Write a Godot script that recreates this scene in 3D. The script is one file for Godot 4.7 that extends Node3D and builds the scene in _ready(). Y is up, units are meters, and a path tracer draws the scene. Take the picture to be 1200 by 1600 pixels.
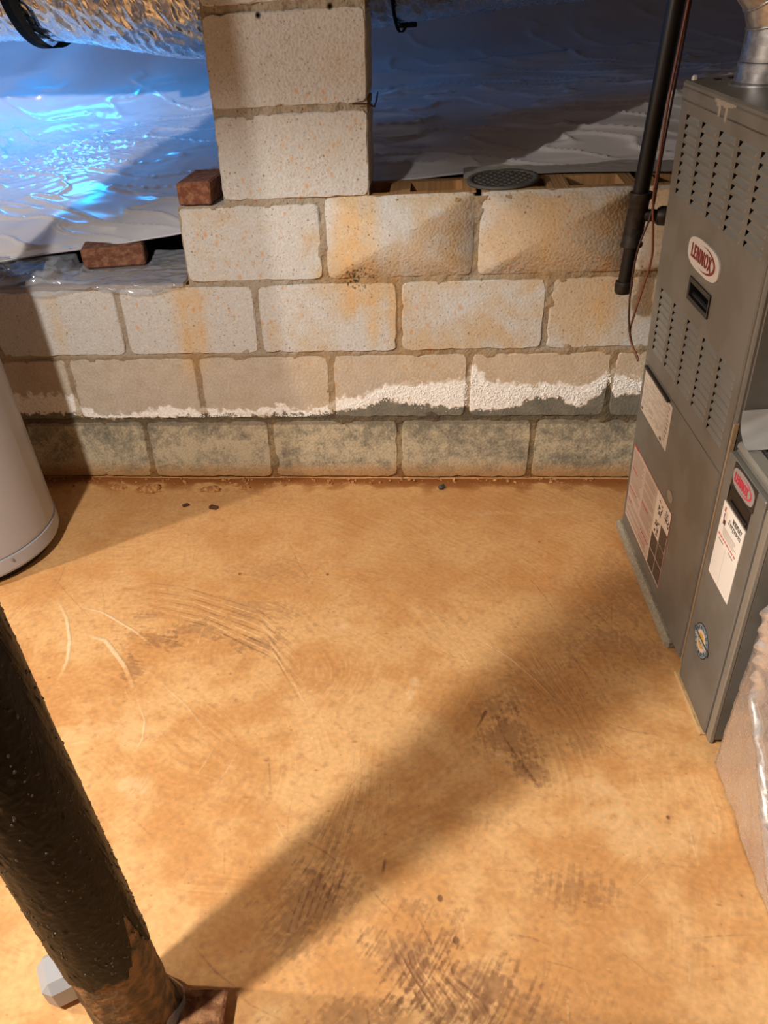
extends Node3D

const PITCH := 0.4064      # block module along the wall
const COURSE := 0.2032     # block module up the wall
const WALL_X0 := -0.62
const WALL_W := 2.4
const WALL_H := 1.3
const FLOOR_X0 := -0.7
const FLOOR_W := 2.4
const FLOOR_D := 2.25
const FOCAL := 1256.6
const CEILING := 2.42

var rng := RandomNumberGenerator.new()
var cam: Camera3D
var M := {}
var used_names := {}
var floor_tone: PackedFloat32Array
var floor_bump: PackedFloat32Array
var FW := 1600
var FH := 1500

# ------------------------------------------------------------------ helpers: nodes

func numbered(called: String) -> String:
	if not used_names.has(called):
		used_names[called] = 0
		return called
	used_names[called] += 1
	return "%s_%03d" % [called, used_names[called]]

func tag(o: Node3D, label: String, category: String, group := "") -> Node3D:
	o.set_meta("label", label)
	o.set_meta("category", category)
	if group != "":
		o.set_meta("group", group)
	return o

func thing(called: String, label: String, category: String, at := Vector3.ZERO, group := "") -> Node3D:
	var o := Node3D.new()
	o.name = numbered(called)
	o.position = at
	add_child(o, true)
	tag(o, label, category, group)
	return o

func obj(called: String, mesh: Mesh, material: Material, parent: Node3D = null) -> MeshInstance3D:
	var o := MeshInstance3D.new()
	o.mesh = mesh
	o.material_override = material
	if parent == null:
		o.name = numbered(called)
		add_child(o, true)
	else:
		o.name = part_name(called, parent)
		parent.add_child(o, true)
	return o

func part_name(called: String, parent: Node3D) -> String:
	var k := "n_" + called
	if not parent.has_meta(k):
		parent.set_meta(k, 0)
		return called
	var c: int = parent.get_meta(k) + 1
	parent.set_meta(k, c)
	return "%s_%03d" % [called, c]

func struct(called: String, mesh: Mesh, material: Material, parent: Node3D = null) -> MeshInstance3D:
	var o := obj(called, mesh, material, parent)
	if parent == null:
		o.set_meta("kind", "structure")
	return o

# ------------------------------------------------------------------ helpers: shapes (corners given counter-clockwise seen from outside)

func begin() -> SurfaceTool:
	var st := SurfaceTool.new()
	st.begin(Mesh.PRIMITIVE_TRIANGLES)
	st.set_smooth_group(-1)
	return st

func done(st: SurfaceTool) -> ArrayMesh:
	st.generate_normals()
	return st.commit()

func tri(st: SurfaceTool, a: Vector3, b: Vector3, c: Vector3, ua := Vector2.ZERO, ub := Vector2.ZERO, uc := Vector2.ZERO) -> void:
	st.set_uv(ua)
	st.add_vertex(a)
	st.set_uv(uc)
	st.add_vertex(c)
	st.set_uv(ub)
	st.add_vertex(b)

func quad(st: SurfaceTool, a: Vector3, b: Vector3, c: Vector3, d: Vector3, ua := Vector2(0, 1), ub := Vector2(1, 1), uc := Vector2(1, 0), ud := Vector2(0, 0)) -> void:
	tri(st, a, b, c, ua, ub, uc)
	tri(st, a, c, d, ua, uc, ud)

# chamfered box round a centre, turned by a basis
func rbox(st: SurfaceTool, c: Vector3, s: Vector3, r := 0.003, b := Basis.IDENTITY, jitter := 0.0) -> void:
	var h := s * 0.5
	r = minf(r, minf(h.x, minf(h.y, h.z)) * 0.9)
	var p := {}
	for sx in [-1, 1]:
		for sy in [-1, 1]:
			for sz in [-1, 1]:
				var q := Vector3(sx * h.x, sy * h.y, sz * h.z)
				if jitter > 0.0:
					q += Vector3(rng.randf_range(-1, 1), rng.randf_range(-1, 1), rng.randf_range(-1, 1)) * jitter
				p[[sx, sy, sz, 0]] = c + b * (q - Vector3(0, sy * r, sz * r))
				p[[sx, sy, sz, 1]] = c + b * (q - Vector3(sx * r, 0, sz * r))
				p[[sx, sy, sz, 2]] = c + b * (q - Vector3(sx * r, sy * r, 0))
	for s1 in [-1, 1]:
		oriented(st, c, [p[[s1, -1, -1, 0]], p[[s1, 1, -1, 0]], p[[s1, 1, 1, 0]], p[[s1, -1, 1, 0]]])
		oriented(st, c, [p[[-1, s1, -1, 1]], p[[1, s1, -1, 1]], p[[1, s1, 1, 1]], p[[-1, s1, 1, 1]]])
		oriented(st, c, [p[[-1, -1, s1, 2]], p[[1, -1, s1, 2]], p[[1, 1, s1, 2]], p[[-1, 1, s1, 2]]])
		for s2 in [-1, 1]:
			oriented(st, c, [p[[s1, s2, -1, 0]], p[[s1, s2, 1, 0]], p[[s1, s2, 1, 1]], p[[s1, s2, -1, 1]]])
			oriented(st, c, [p[[s1, -1, s2, 0]], p[[s1, 1, s2, 0]], p[[s1, 1, s2, 2]], p[[s1, -1, s2, 2]]])
			oriented(st, c, [p[[-1, s1, s2, 1]], p[[1, s1, s2, 1]], p[[1, s1, s2, 2]], p[[-1, s1, s2, 2]]])
			for s3 in [-1, 1]:
				oriented(st, c, [p[[s1, s2, s3, 0]], p[[s1, s2, s3, 1]], p[[s1, s2, s3, 2]]])

func oriented(st: SurfaceTool, c: Vector3, v: Array) -> void:
	var n: Vector3 = (v[1] - v[0]).cross(v[2] - v[0])
	var mid: Vector3 = (v[0] + v[1] + v[2]) / 3.0
	if n.dot(mid - c) < 0:
		v.reverse()
	if v.size() == 4:
		quad(st, v[0], v[1], v[2], v[3])
	else:
		tri(st, v[0], v[1], v[2])

func box(c: Vector3, s: Vector3, r := 0.003, b := Basis.IDENTITY, jitter := 0.0) -> ArrayMesh:
	var st := begin()
	rbox(st, c, s, r, b, jitter)
	return done(st)

# smooth surface over a grid of points; f(u, v) with u, v in 0..1; du x dv is the outside
func sheet(nu: int, nv: int, f: Callable, flip := false) -> ArrayMesh:
	var st := SurfaceTool.new()
	st.begin(Mesh.PRIMITIVE_TRIANGLES)
	st.set_smooth_group(0)
	for j in nv + 1:
		for i in nu + 1:
			var u := float(i) / nu
			var v := float(j) / nv
			st.set_uv(Vector2(u, 1.0 - v))
			st.add_vertex(f.call(u, v))
	for j in nv:
		for i in nu:
			var a := j * (nu + 1) + i
			var q := [a, a + nu + 1, a + 1, a + 1, a + nu + 1, a + nu + 2]
			if flip:
				q = [a, a + 1, a + nu + 1, a + 1, a + nu + 2, a + nu + 1]
			for k in q:
				st.add_index(k)
	st.generate_normals()
	return st.commit()

# surface of revolution round y; profile points are (radius, height), bottom to top
func lathe(profile: Array, sides := 40, axis_x := 0.0) -> ArrayMesh:
	var st := begin()
	for k in profile.size() - 1:
		for i in sides:
			var a0 := TAU * i / sides
			var a1 := TAU * (i + 1) / sides
			var p: Vector2 = profile[k]
			var q: Vector2 = profile[k + 1]
			var A := Vector3(p.x * cos(a0), p.y, -p.x * sin(a0))
			var B := Vector3(p.x * cos(a1), p.y, -p.x * sin(a1))
			var C := Vector3(q.x * cos(a1), q.y, -q.x * sin(a1))
			var D := Vector3(q.x * cos(a0), q.y, -q.x * sin(a0))
			var u0 := float(i) / sides
			var u1 := float(i + 1) / sides
			var sm := 1 if absf(q.y - p.y) > absf(q.x - p.x) else 2
			st.set_smooth_group(sm + k * 2)
			if q.x > 0.00001:
				tri(st, A, C, D, Vector2(u0, p.y), Vector2(u1, q.y), Vector2(u0, q.y))
			if p.x > 0.00001:
				tri(st, A, B, C, Vector2(u0, p.y), Vector2(u1, p.y), Vector2(u1, q.y))
	return done(st)

# tube along points
func tube(pts: Array, radii: Array, sides := 12, caps := true) -> ArrayMesh:
	var st := begin()
	st.set_smooth_group(0)
	var rings := []
	var side := Vector3.ZERO
	for k in pts.size():
		var d: Vector3 = (pts[mini(k + 1, pts.size() - 1)] - pts[maxi(k - 1, 0)]).normalized()
		if side == Vector3.ZERO:
			side = d.cross(Vector3(0.3, 0.2, 1.0).normalized()).normalized()
		side = (side - d * side.dot(d)).normalized()
		var up := d.cross(side)
		var ring := []
		for i in sides:
			var a := TAU * i / sides
			ring.append(pts[k] + (side * cos(a) + up * sin(a)) * radii[mini(k, radii.size() - 1)])
		rings.append(ring)
	for k in rings.size() - 1:
		for i in sides:
			var n := (i + 1) % sides
			quad(st, rings[k][i], rings[k][n], rings[k + 1][n], rings[k + 1][i])
	if caps:
		st.set_smooth_group(-1)
		for i in sides:
			var n := (i + 1) % sides
			tri(st, pts[0], rings[0][n], rings[0][i])
			tri(st, pts[-1], rings[-1][i], rings[-1][n])
	return done(st)

func text_mesh(words: String, size: float, depth: float, font := "Droid Sans", bold := true, italic := false) -> TextMesh:
	var t := TextMesh.new()
	var f := SystemFont.new()
	f.font_names = PackedStringArray([font])
	f.font_weight = 700 if bold else 400
	f.font_italic = italic
	t.font = f
	t.text = words
	t.font_size = 64
	t.pixel_size = size / 64.0
	t.depth = depth
	return t

# ------------------------------------------------------------------ helpers: materials and textures

func mat(c: Color, rough := 0.8, metal := 0.0, spec := 0.5) -> StandardMaterial3D:
	var m := StandardMaterial3D.new()
	m.albedo_color = c
	m.roughness = rough
	m.metallic = metal
	m.metallic_specular = spec
	return m

func col(r: float, g: float, b: float) -> Color:
	return Color(r / 255.0, g / 255.0, b / 255.0)

func noise(freq: float, sd: int, oct := 4, kind := FastNoiseLite.TYPE_SIMPLEX_SMOOTH) -> FastNoiseLite:
	var n := FastNoiseLite.new()
	n.noise_type = kind
	n.frequency = freq
	n.seed = sd
	n.fractal_type = FastNoiseLite.FRACTAL_FBM if oct > 1 else FastNoiseLite.FRACTAL_NONE
	n.fractal_octaves = oct
	return n

func noise_bytes(w: int, h: int, freq: float, sd: int, oct := 4, kind := FastNoiseLite.TYPE_SIMPLEX_SMOOTH) -> PackedByteArray:
	return noise(freq, sd, oct, kind).get_image(w, h).get_data()

func bump_tex(freq: float, sd: int, oct := 4, size := 512, kind := FastNoiseLite.TYPE_SIMPLEX_SMOOTH) -> ImageTexture:
	return ImageTexture.create_from_image(noise(freq, sd, oct, kind).get_seamless_image(size, size))

func tinted(freq: float, sd: int, a: Color, b: Color, lo := 0.3, hi := 0.7, oct := 5, size := 512) -> ImageTexture:
	var src := noise(freq, sd, oct).get_seamless_image(size, size).get_data()
	var out := PackedByteArray()
	out.resize(size * size * 3)
	for i in size * size:
		var t := smoothstep(lo, hi, src[i] / 255.0)
		out[i * 3] = int(255 * lerpf(a.r, b.r, t))
		out[i * 3 + 1] = int(255 * lerpf(a.g, b.g, t))
		out[i * 3 + 2] = int(255 * lerpf(a.b, b.b, t))
	return ImageTexture.create_from_image(Image.create_from_data(size, size, false, Image.FORMAT_RGB8, out))

func relief(m: StandardMaterial3D, t: Texture2D, cm: float) -> StandardMaterial3D:
	m.heightmap_enabled = true
	m.heightmap_texture = t
	m.heightmap_scale = cm
	return m

func triplanar(m: StandardMaterial3D, scale: float) -> StandardMaterial3D:
	m.uv1_triplanar = true
	m.uv1_scale = Vector3.ONE * scale
	return m

func interp(xs: Array, ys: Array, x: float) -> float:
	if x <= xs[0]:
		return ys[0]
	for i in xs.size() - 1:
		if x <= xs[i + 1]:
			return lerpf(ys[i], ys[i + 1], (x - xs[i]) / (xs[i + 1] - xs[i]))
	return ys[-1]

# the point of the floor (or of another level) that the photograph shows at a pixel
func fl(u: float, v: float, y := 0.0) -> Vector3:
	var b := cam.transform.basis
	var d := b * Vector3((u - 520.05) / FOCAL, -(v - 981.6) / FOCAL, -1.0)
	return cam.position + d * ((y - cam.position.y) / d.y)

# ------------------------------------------------------------------ the scene

func _ready() -> void:
	rng.seed = 7
	camera_and_light()
	make_materials()
	shell()
	block_wall()
	crawlspace()
	furnace()
	filter_cabinet()
	floor_duct()
	water_heater()
	black_pipe()
	small_things()

const KEY := Vector3(-0.15, 2.2, 2.32)
const KEY_AIM := Vector3(0.15, -0.877, -0.457)
const KEY_ENERGY := 5.9
const LEFT_LAMP := Vector3(-1.72, 2.05, 1.69)
const LEFT_ENERGY := 4.2
const VENT := Vector3(-0.8, 1.66, -1.165)
const VENT_ENERGY := 1.5

func camera_and_light() -> void:
	cam = Camera3D.new()
	cam.name = "camera"
	cam.projection = Camera3D.PROJECTION_FRUSTUM
	cam.near = 0.05
	cam.far = 60.0
	cam.size = 1600.0 / FOCAL * cam.near
	cam.frustum_offset = Vector2(0.06362, 0.1445) * cam.near
	cam.transform = Transform3D(Basis(Vector3(0.99333, -0.05367, -0.10206), Vector3(-0.02315, 0.77425, -0.63246), Vector3(0.11297, 0.6306, 0.76784)).orthonormalized(), Vector3(0.9031, 1.2712, 2.319))
	add_child(cam)
	var e := Environment.new()
	e.background_mode = Environment.BG_COLOR
	e.background_color = Color(0, 0, 0)
	e.tonemap_mode = Environment.TONE_MAPPER_LINEAR
	e.tonemap_exposure = 1.0
	e.sdfgi_enabled = true
	e.ssao_enabled = true
	e.ssil_enabled = true
	var we := WorldEnvironment.new()
	we.name = "environment"
	we.environment = e
	add_child(we)
	var spot := SpotLight3D.new()
	spot.name = "key_lamp_glow"
	spot.light_color = Color(1.0, 0.975, 0.94)
	spot.light_energy = KEY_ENERGY
	spot.light_size = 0.05
	spot.spot_range = 8.0
	spot.spot_attenuation = 2.0
	spot.spot_angle = 37.0
	spot.spot_angle_attenuation = 0.35
	spot.shadow_enabled = true
	spot.position = KEY
	add_child(spot)
	spot.look_at_from_position(KEY, KEY + KEY_AIM, Vector3(0, 0, -1))
	for d in [[LEFT_LAMP, LEFT_ENERGY, Color(1.0, 0.96, 0.91), "left_lamp_glow"]]:
		var o := OmniLight3D.new()
		o.name = d[3]
		o.light_color = d[2]
		o.light_energy = d[1]
		o.light_size = 0.03
		o.omni_range = 8.0
		o.omni_attenuation = 2.0
		o.shadow_enabled = true
		o.position = d[0]
		add_child(o)
	var a := AreaLight3D.new()
	a.name = "vent_daylight"
	a.light_color = Color(0.05, 0.62, 1.0)
	a.light_energy = VENT_ENERGY
	a.area_size = Vector2(0.4, 0.16)
	a.shadow_enabled = true
	a.set("area_range", 8.0)
	a.set("area_attenuation", 2.0)
	add_child(a)
	a.look_at_from_position(VENT, VENT + Vector3(0.1, -0.8, 0.4), Vector3.UP)

func make_materials() -> void:
	paint_wall()
	paint_floor()
	M.concrete = relief(mat(Color(0.62, 0.57, 0.5), 0.95), bump_tex(0.02, 3), 0.2)
	triplanar(M.concrete, 1.5)
	M.wood = mat(col(108, 95, 82), 0.8)
	M.wood.albedo_texture = tinted(0.01, 5, Color(0.75, 0.75, 0.75), Color.WHITE)
	triplanar(M.wood, 1.0)
	M.plaster = mat(col(150, 135, 118), 0.9)
	M.sheet = mat(col(214, 212, 216), 0.2, 0.0, 0.6)
	M.sheet.backlight_enabled = true
	M.sheet.backlight = Color(0.12, 0.12, 0.12)
	M.underlay = mat(col(142, 139, 137), 0.35)
	M.soil = relief(mat(col(74, 56, 40), 0.95), bump_tex(0.02, 11), 0.8)
	triplanar(M.soil, 2.0)
	M.foil = mat(Color(0.88, 0.88, 0.88), 0.2, 0.95)
	M.foil.roughness_texture = tinted(0.03, 21, Color(0.55, 0.55, 0.55), Color(1, 1, 1))
	M.foil.roughness = 0.34
	M.foil.roughness_texture_channel = BaseMaterial3D.TEXTURE_CHANNEL_RED
	relief(M.foil, bump_tex(0.012, 22, 3, 512, FastNoiseLite.TYPE_CELLULAR), 0.1)
	triplanar(M.foil, 3.0)
	M.foil_flat = mat(Color(0.86, 0.84, 0.83), 0.36, 0.72)
	M.foil_flat.roughness_texture = M.foil.roughness_texture
	M.foil_flat.roughness_texture_channel = BaseMaterial3D.TEXTURE_CHANNEL_RED
	relief(M.foil_flat, bump_tex(0.01, 23, 4), 0.05)
	triplanar(M.foil_flat, 3.0)
	M.foil_tape = mat(Color(0.82, 0.81, 0.79), 0.4, 0.45)
	M.galvanised = mat(Color(0.75, 0.76, 0.77), 0.34, 0.9)
	M.galvanised.albedo_texture = tinted(0.03, 25, Color(0.82, 0.82, 0.84), Color.WHITE)
	triplanar(M.galvanised, 4.0)
	M.grey_paint = mat(col(115, 112, 106), 0.48)
	M.grey_paint.albedo_texture = tinted(0.008, 27, Color(0.93, 0.92, 0.9), Color.WHITE)
	triplanar(M.grey_paint, 1.4)
	M.grey_ramp = mat(col(132, 131, 126), 0.45)
	M.grey_edge = mat(col(150, 146, 136), 0.35, 0.3)
	M.dark = mat(col(14, 13, 12), 0.8)
	M.black_plastic = mat(col(26, 26, 27), 0.45)
	M.dusty_plastic = mat(col(84, 80, 76), 0.7)
	M.slot_black = mat(col(16, 17, 22), 0.4)
	M.beige_seal = mat(col(164, 138, 106), 0.6)
	M.paint_pale = mat(col(152, 145, 134), 0.7)
	M.white_badge = mat(col(212, 208, 204), 0.4)
	M.badge_red = mat(col(128, 30, 30), 0.5)
	M.pink_red = mat(col(196, 52, 74), 0.5)
	M.badge_grey = mat(col(150, 142, 138), 0.45)
	M.badge_dark = mat(col(48, 38, 32), 0.5)
	M.ink = mat(col(34, 32, 34), 0.7)
	M.pad = relief(mat(col(176, 168, 156), 0.95), bump_tex(0.03, 31), 0.08)
	M.pad.albedo_texture = tinted(0.03, 32, col(196, 196, 192), col(255, 246, 228), 0.1, 0.9)
	triplanar(M.pad, 6.0)
	M.pad_tan = relief(mat(col(196, 160, 112), 0.95), bump_tex(0.03, 33), 0.3)
	triplanar(M.pad_tan, 4.0)
	M.enamel = mat(col(172, 172, 177), 0.32)
	M.gap_black = mat(col(22, 20, 20), 0.6)
	M.brick = relief(mat(Color.WHITE, 0.92), bump_tex(0.04, 41, 5), 0.25)
	M.brick.albedo_texture = tinted(0.014, 42, col(116, 70, 50), col(158, 112, 84), 0.2, 0.9)
	triplanar(M.brick, 5.0)
	M.dusty_brick = relief(mat(Color.WHITE, 0.95), bump_tex(0.04, 43, 5), 0.3)
	M.dusty_brick.albedo_texture = tinted(0.012, 44, col(120, 74, 46), col(176, 128, 88), 0.2, 0.8)
	triplanar(M.dusty_brick, 5.0)
	M.iron = mat(col(50, 42, 36), 0.5, 0.35)
	M.iron.albedo_texture = tinted(0.02, 45, Color(0.6, 0.6, 0.6), Color.WHITE)
	triplanar(M.iron, 4.0)
	M.iron_dark = mat(col(20, 17, 15), 0.45, 0.2)
	M.wire_red = mat(col(120, 66, 44), 0.5)
	M.wire_brown = mat(col(70, 40, 28), 0.5)
	M.tar = relief(mat(Color.WHITE, 0.42, 0.0, 0.3), bump_tex(0.03, 51, 2), 0.05)
	M.tar.albedo_texture = tinted(0.022, 52, col(9, 8, 7), col(70, 58, 46), 0.64, 0.98, 4)
	triplanar(M.tar, 5.0)
	M.tar_lump = mat(col(56, 46, 37), 0.35, 0.0, 0.6)
	M.muddy_iron = relief(mat(Color.WHITE, 0.7), bump_tex(0.03, 53, 5), 0.4)
	M.muddy_iron.albedo_texture = tinted(0.012, 54, col(84, 68, 50), col(158, 118, 74), 0.2, 0.85)
	triplanar(M.muddy_iron, 4.0)
	M.grey_plastic = mat(col(164, 164, 166), 0.4)
	M.mud = relief(mat(Color.WHITE, 0.85), bump_tex(0.03, 55, 5), 0.4)
	M.mud.albedo_texture = tinted(0.02, 56, col(150, 94, 46), col(204, 148, 90), 0.3, 0.75)
	triplanar(M.mud, 6.0)
	M.salt = mat(col(246, 243, 238), 0.95)
	M.clear = mat(Color(0.8, 0.82, 0.86, 0.3), 0.12, 0.0, 1.0)
	M.clear.transparency = BaseMaterial3D.TRANSPARENCY_ALPHA
	M.stone = mat(col(72, 70, 66), 0.8)
	M.dark_crumb = mat(col(84, 48, 26), 0.9)

# the colour and relief of the block faces: limewash, rust runs, salt, damp; in wall coordinates
func paint_wall() -> void:
	var w := 1536
	var h := 832
	var n1 := noise_bytes(w, h, 0.006, 61, 4)
	var n2 := noise_bytes(w, h, 0.02, 62, 4)
	var n3 := noise_bytes(w, h, 0.16, 63, 3)
	var n4 := noise_bytes(w, h, 0.05, 64, 5)
	var n5 := noise(0.02, 65, 3)
	n5.frequency = 0.03
	var px := PackedByteArray()
	px.resize(w * h * 3)
	var bp := PackedByteArray()
	bp.resize(w * h)
	# salt line: x along the wall, its lower and upper edge in photograph rows of that course
	var sx := [-0.215, -0.19, -0.13, -0.03, 0.07, 0.17, 0.21, 0.25, 0.37, 0.45, 0.53, 0.6, 0.625, 0.70, 0.77, 0.85, 0.93, 1.0, 1.03, 1.07, 1.15, 1.21, 1.28, 1.34, 1.39, 1.42, 1.44, 1.52, 1.7]
	var lo := [640, 645, 650, 648, 648, 645, 643, 645, 646, 643, 645, 640, 641, 634, 622, 630, 633, 637, 640, 641, 636, 622, 622, 636, 622, 600, 622, 615, 615]
	var hi := [590, 620, 643, 640, 618, 632, 630, 637, 632, 620, 635, 630, 622, 620, 604, 602, 600, 598, 575, 600, 604, 605, 605, 610, 598, 586, 594, 600, 602]
	var salt_lo := PackedFloat32Array()
	var salt_hi := PackedFloat32Array()
	for i in w:
		var x := WALL_X0 + WALL_W * (i + 0.5) / w
		salt_lo.append(COURSE * (1.0 + (653.0 - interp(sx, lo, x)) / 97.0))
		salt_hi.append(COURSE * (1.0 + (653.0 - (interp(sx, hi, x) if x > 0.6 else lerpf(interp(sx, lo, x), interp(sx, hi, x), 0.55))) / 97.0))
	# rust runs: x, half width, top, bottom, strength
	var runs := [[0.19, 0.045, 0.62, 0.36, 0.6], [0.235, 0.03, 0.60, 0.40, 0.5], [0.68, 0.06, 0.82, 0.55, 0.75], [0.74, 0.03, 0.83, 0.45, 0.5], [0.80, 0.03, 0.62, 0.43, 0.5], [0.95, 0.06, 0.82, 0.6, 0.35], [1.2, 0.05, 0.8, 0.62, 0.35], [1.36, 0.06, 0.8, 0.42, 0.45], [0.45, 0.03, 0.5, 0.42, 0.3], [-0.2, 0.03, 0.6, 0.42, 0.3]]
	for j in h:
		var y := WALL_H * (1.0 - (j + 0.5) / h)
		var course := int(y / COURSE)
		for i in w:
			var k := j * w + i
			var x := WALL_X0 + WALL_W * (i + 0.5) / w
			var a := n1[k] / 255.0
			var b := n2[k] / 255.0
			var f := n3[k] / 255.0
			var g := n4[k] / 255.0
			var r := 0.0
			var gg := 0.0
			var bb := 0.0
			if course >= 2:
				var dust := clampf(smoothstep(0.42, 0.78, a * 0.6 + b * 0.25 + clampf((x - 0.5) * 0.35, -0.1, 0.25)), 0.0, 1.0)
				if course >= 4:
					dust *= 0.35
				r = lerpf(196, 194, dust)
				gg = lerpf(194, 173, dust)
				bb = lerpf(190, 145, dust)
				if f > 0.62 and g > 0.52:
					var t := minf(1.0, (f - 0.62) * 7.0) * 0.4
					r = lerpf(r, 150, t)
					gg = lerpf(gg, 122, t)
					bb = lerpf(bb, 94, t)
			elif course == 1:
				r = lerpf(194, 180, b)
				gg = lerpf(183, 167, b)
				bb = lerpf(168, 150, b)
				var tan_shift := smoothstep(0.2, 0.9, x + (a - 0.5) * 0.8)
				r += 8 * tan_shift
				gg += 2 * tan_shift
				bb -= 6 * tan_shift
				var fade := 0.008 if x < 0.6 else 0.014
				var ragged := (g - 0.5) * 0.03
				var sl := salt_lo[i] + ragged
				var sh := salt_hi[i] + ragged * 1.3
				if y < sl:
					var t := clampf((sl - y) / 0.006, 0.0, 1.0)
					r = lerpf(r, lerpf(104, 132, b), t)
					gg = lerpf(gg, lerpf(102, 126, b), t)
					bb = lerpf(bb, lerpf(94, 110, b), t)
				elif y < sh + fade:
					var t := 1.0 - smoothstep(sh - 0.004, sh + fade, y)
					t *= 0.75 + 0.25 * f
					r = lerpf(r, 247, t)
					gg = lerpf(gg, 245, t)
					bb = lerpf(bb, 241, t)
			else:
				var d := smoothstep(0.26, 0.72, a * 0.25 + b * 0.3 + g * 0.27 + f * 0.18 - smoothstep(0.1, 0.2, y) * 0.12 + 0.1 - clampf(x - 0.6, 0.0, 1.0) * 0.1)
				r = lerpf(120, 192, d)
				gg = lerpf(116, 178, d)
				bb = lerpf(102, 150, d)
				if y > 0.185:
					r = lerpf(r, 122, 0.6)
					gg = lerpf(gg, 112, 0.6)
					bb = lerpf(bb, 98, 0.6)
				var low := (1.0 - smoothstep(0.0, 0.055 + 0.03 * b, y)) * 0.85
				r = lerpf(r, 178, low)
				gg = lerpf(gg, 128, low)
				bb = lerpf(bb, 78, low)
			for run in runs:
				if absf(x - run[0]) < run[1] and y < run[2] and y > run[3] - 0.06:
					var t: float = (1.0 - absf(x - run[0]) / run[1]) * run[4] * smoothstep(run[3] - 0.06, run[3] + 0.03, y) * (0.5 + b)
					t = minf(t, 0.65)
					r = lerpf(r, 208, t)
					gg = lerpf(gg, 166, t)
					bb = lerpf(bb, 112, t)
			var fine := 0.93 + 0.14 * f
			px[k * 3] = int(clampf(r * fine, 0, 255))
			px[k * 3 + 1] = int(clampf(gg * fine, 0, 255))
			px[k * 3 + 2] = int(clampf(bb * fine, 0, 255))
			bp[k] = int(clampf(110 + (f - 0.5) * 120 + (g - 0.5) * 60, 0, 255))
	# pores: small dark pits, most in the upper blocks
	var spots := RandomNumberGenerator.new()
	spots.seed = 5
	for n in 9000:
		var x := spots.randf_range(WALL_X0, WALL_X0 + WALL_W)
		var y := spots.randf_range(0.41, 1.3)
		if y > 0.82 and (x < 0.33 or x > 0.76):
			continue
		var cl := n5.get_noise_2d(x * 200, y * 200)
		if cl < -0.15 and spots.randf() < 0.7:
			continue
		var big := spots.randf() < 0.12
		splat(px, bp, w, h, x, y, spots.randf_range(0.0008, 0.0026 if big else 0.0016), spots.randf_range(0.0008, 0.003 if big else 0.0018), Color(0.42, 0.33, 0.23), spots.randf_range(0.35, 0.85), -70)
	# rust freckles, in loose clusters
	for c in [[0.35, 0.68, 0.06, 26], [0.30, 0.73, 0.05, 12], [0.28, 0.55, 0.04, 14], [0.43, 0.53, 0.06, 18], [0.5, 0.57, 0.05, 10], [0.64, 0.92, 0.07, 22], [0.55, 0.86, 0.1, 24], [1.43, 0.57, 0.06, 20], [1.2, 0.66, 0.1, 18], [0.98, 0.52, 0.05, 10], [0.8, 0.5, 0.08, 12], [0.66, 1.0, 0.06, 14], [0.9, 0.36, 0.07, 14], [0.63, 0.38, 0.04, 6], [1.4, 0.73, 0.08, 16], [0.02, 0.52, 0.08, 8]]:
		for n in int(c[3]):
			var rr := spots.randf_range(0.0018, 0.0065)
			splat(px, bp, w, h, c[0] + spots.randfn(0, c[2]), c[1] + spots.randfn(0, c[2] * 0.6), rr * spots.randf_range(0.6, 1.0), rr * spots.randf_range(0.8, 1.4), col(204, 150, 104), spots.randf_range(0.3, 0.8), 10)
	# black mould by the joint under the pier
	for n in 60:
		splat(px, bp, w, h, 0.69 + spots.randfn(0, 0.022), 0.615 + spots.randfn(0, 0.018), spots.randf_range(0.001, 0.004), spots.randf_range(0.001, 0.004), col(74, 70, 62), 0.8, -20)
	# drilled holes in the joint at the top of the pier
	for p in [[0.486, 1.205], [0.655, 1.213]]:
		splat(px, bp, w, h, p[0], p[1], 0.006, 0.006, col(14, 12, 10), 1.0, -110)
	var tex := ImageTexture.create_from_image(Image.create_from_data(w, h, false, Image.FORMAT_RGB8, px))
	var bump := ImageTexture.create_from_image(Image.create_from_data(w, h, false, Image.FORMAT_L8, bp))
	M.block = mat(Color.WHITE, 0.95, 0.0, 0.3)
	M.block.albedo_texture = tex
	relief(M.block, bump, 0.28)
	M.mortar = mat(col(206, 194, 176), 0.97, 0.0, 0.3)
	M.mortar.albedo_texture = tex
	relief(M.mortar, bump, 0.45)
	M.block_core = mat(col(140, 116, 88), 0.97)

func splat(px: PackedByteArray, bp: PackedByteArray, w: int, h: int, x: float, y: float, rx: float, ry: float, c: Color, a: float, dip: int) -> void:
	var sx := w / WALL_W
	var cx := (x - WALL_X0) * sx
	var cy := (WALL_H - y) * h / WALL_H
	rx *= sx
	ry *= sx
	for j in range(maxi(0, int(cy - ry - 1)), mini(h, int(cy + ry + 2))):
		for i in range(maxi(0, int(cx - rx - 1)), mini(w, int(cx + rx + 2))):
			var d := sqrt(pow((i + 0.5 - cx) / maxf(rx, 0.5), 2) + pow((j + 0.5 - cy) / maxf(ry, 0.5), 2))
			var t := a * clampf(1.35 - d, 0.0, 1.0)
			if t > 0.0:
				var k := j * w + i
				px[k * 3] = int(lerpf(px[k * 3], c.r * 255, t))
				px[k * 3 + 1] = int(lerpf(px[k * 3 + 1], c.g * 255, t))
				px[k * 3 + 2] = int(lerpf(px[k * 3 + 2], c.b * 255, t))
				bp[k] = clampi(int(bp[k] + dip * t), 0, 255)

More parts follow.
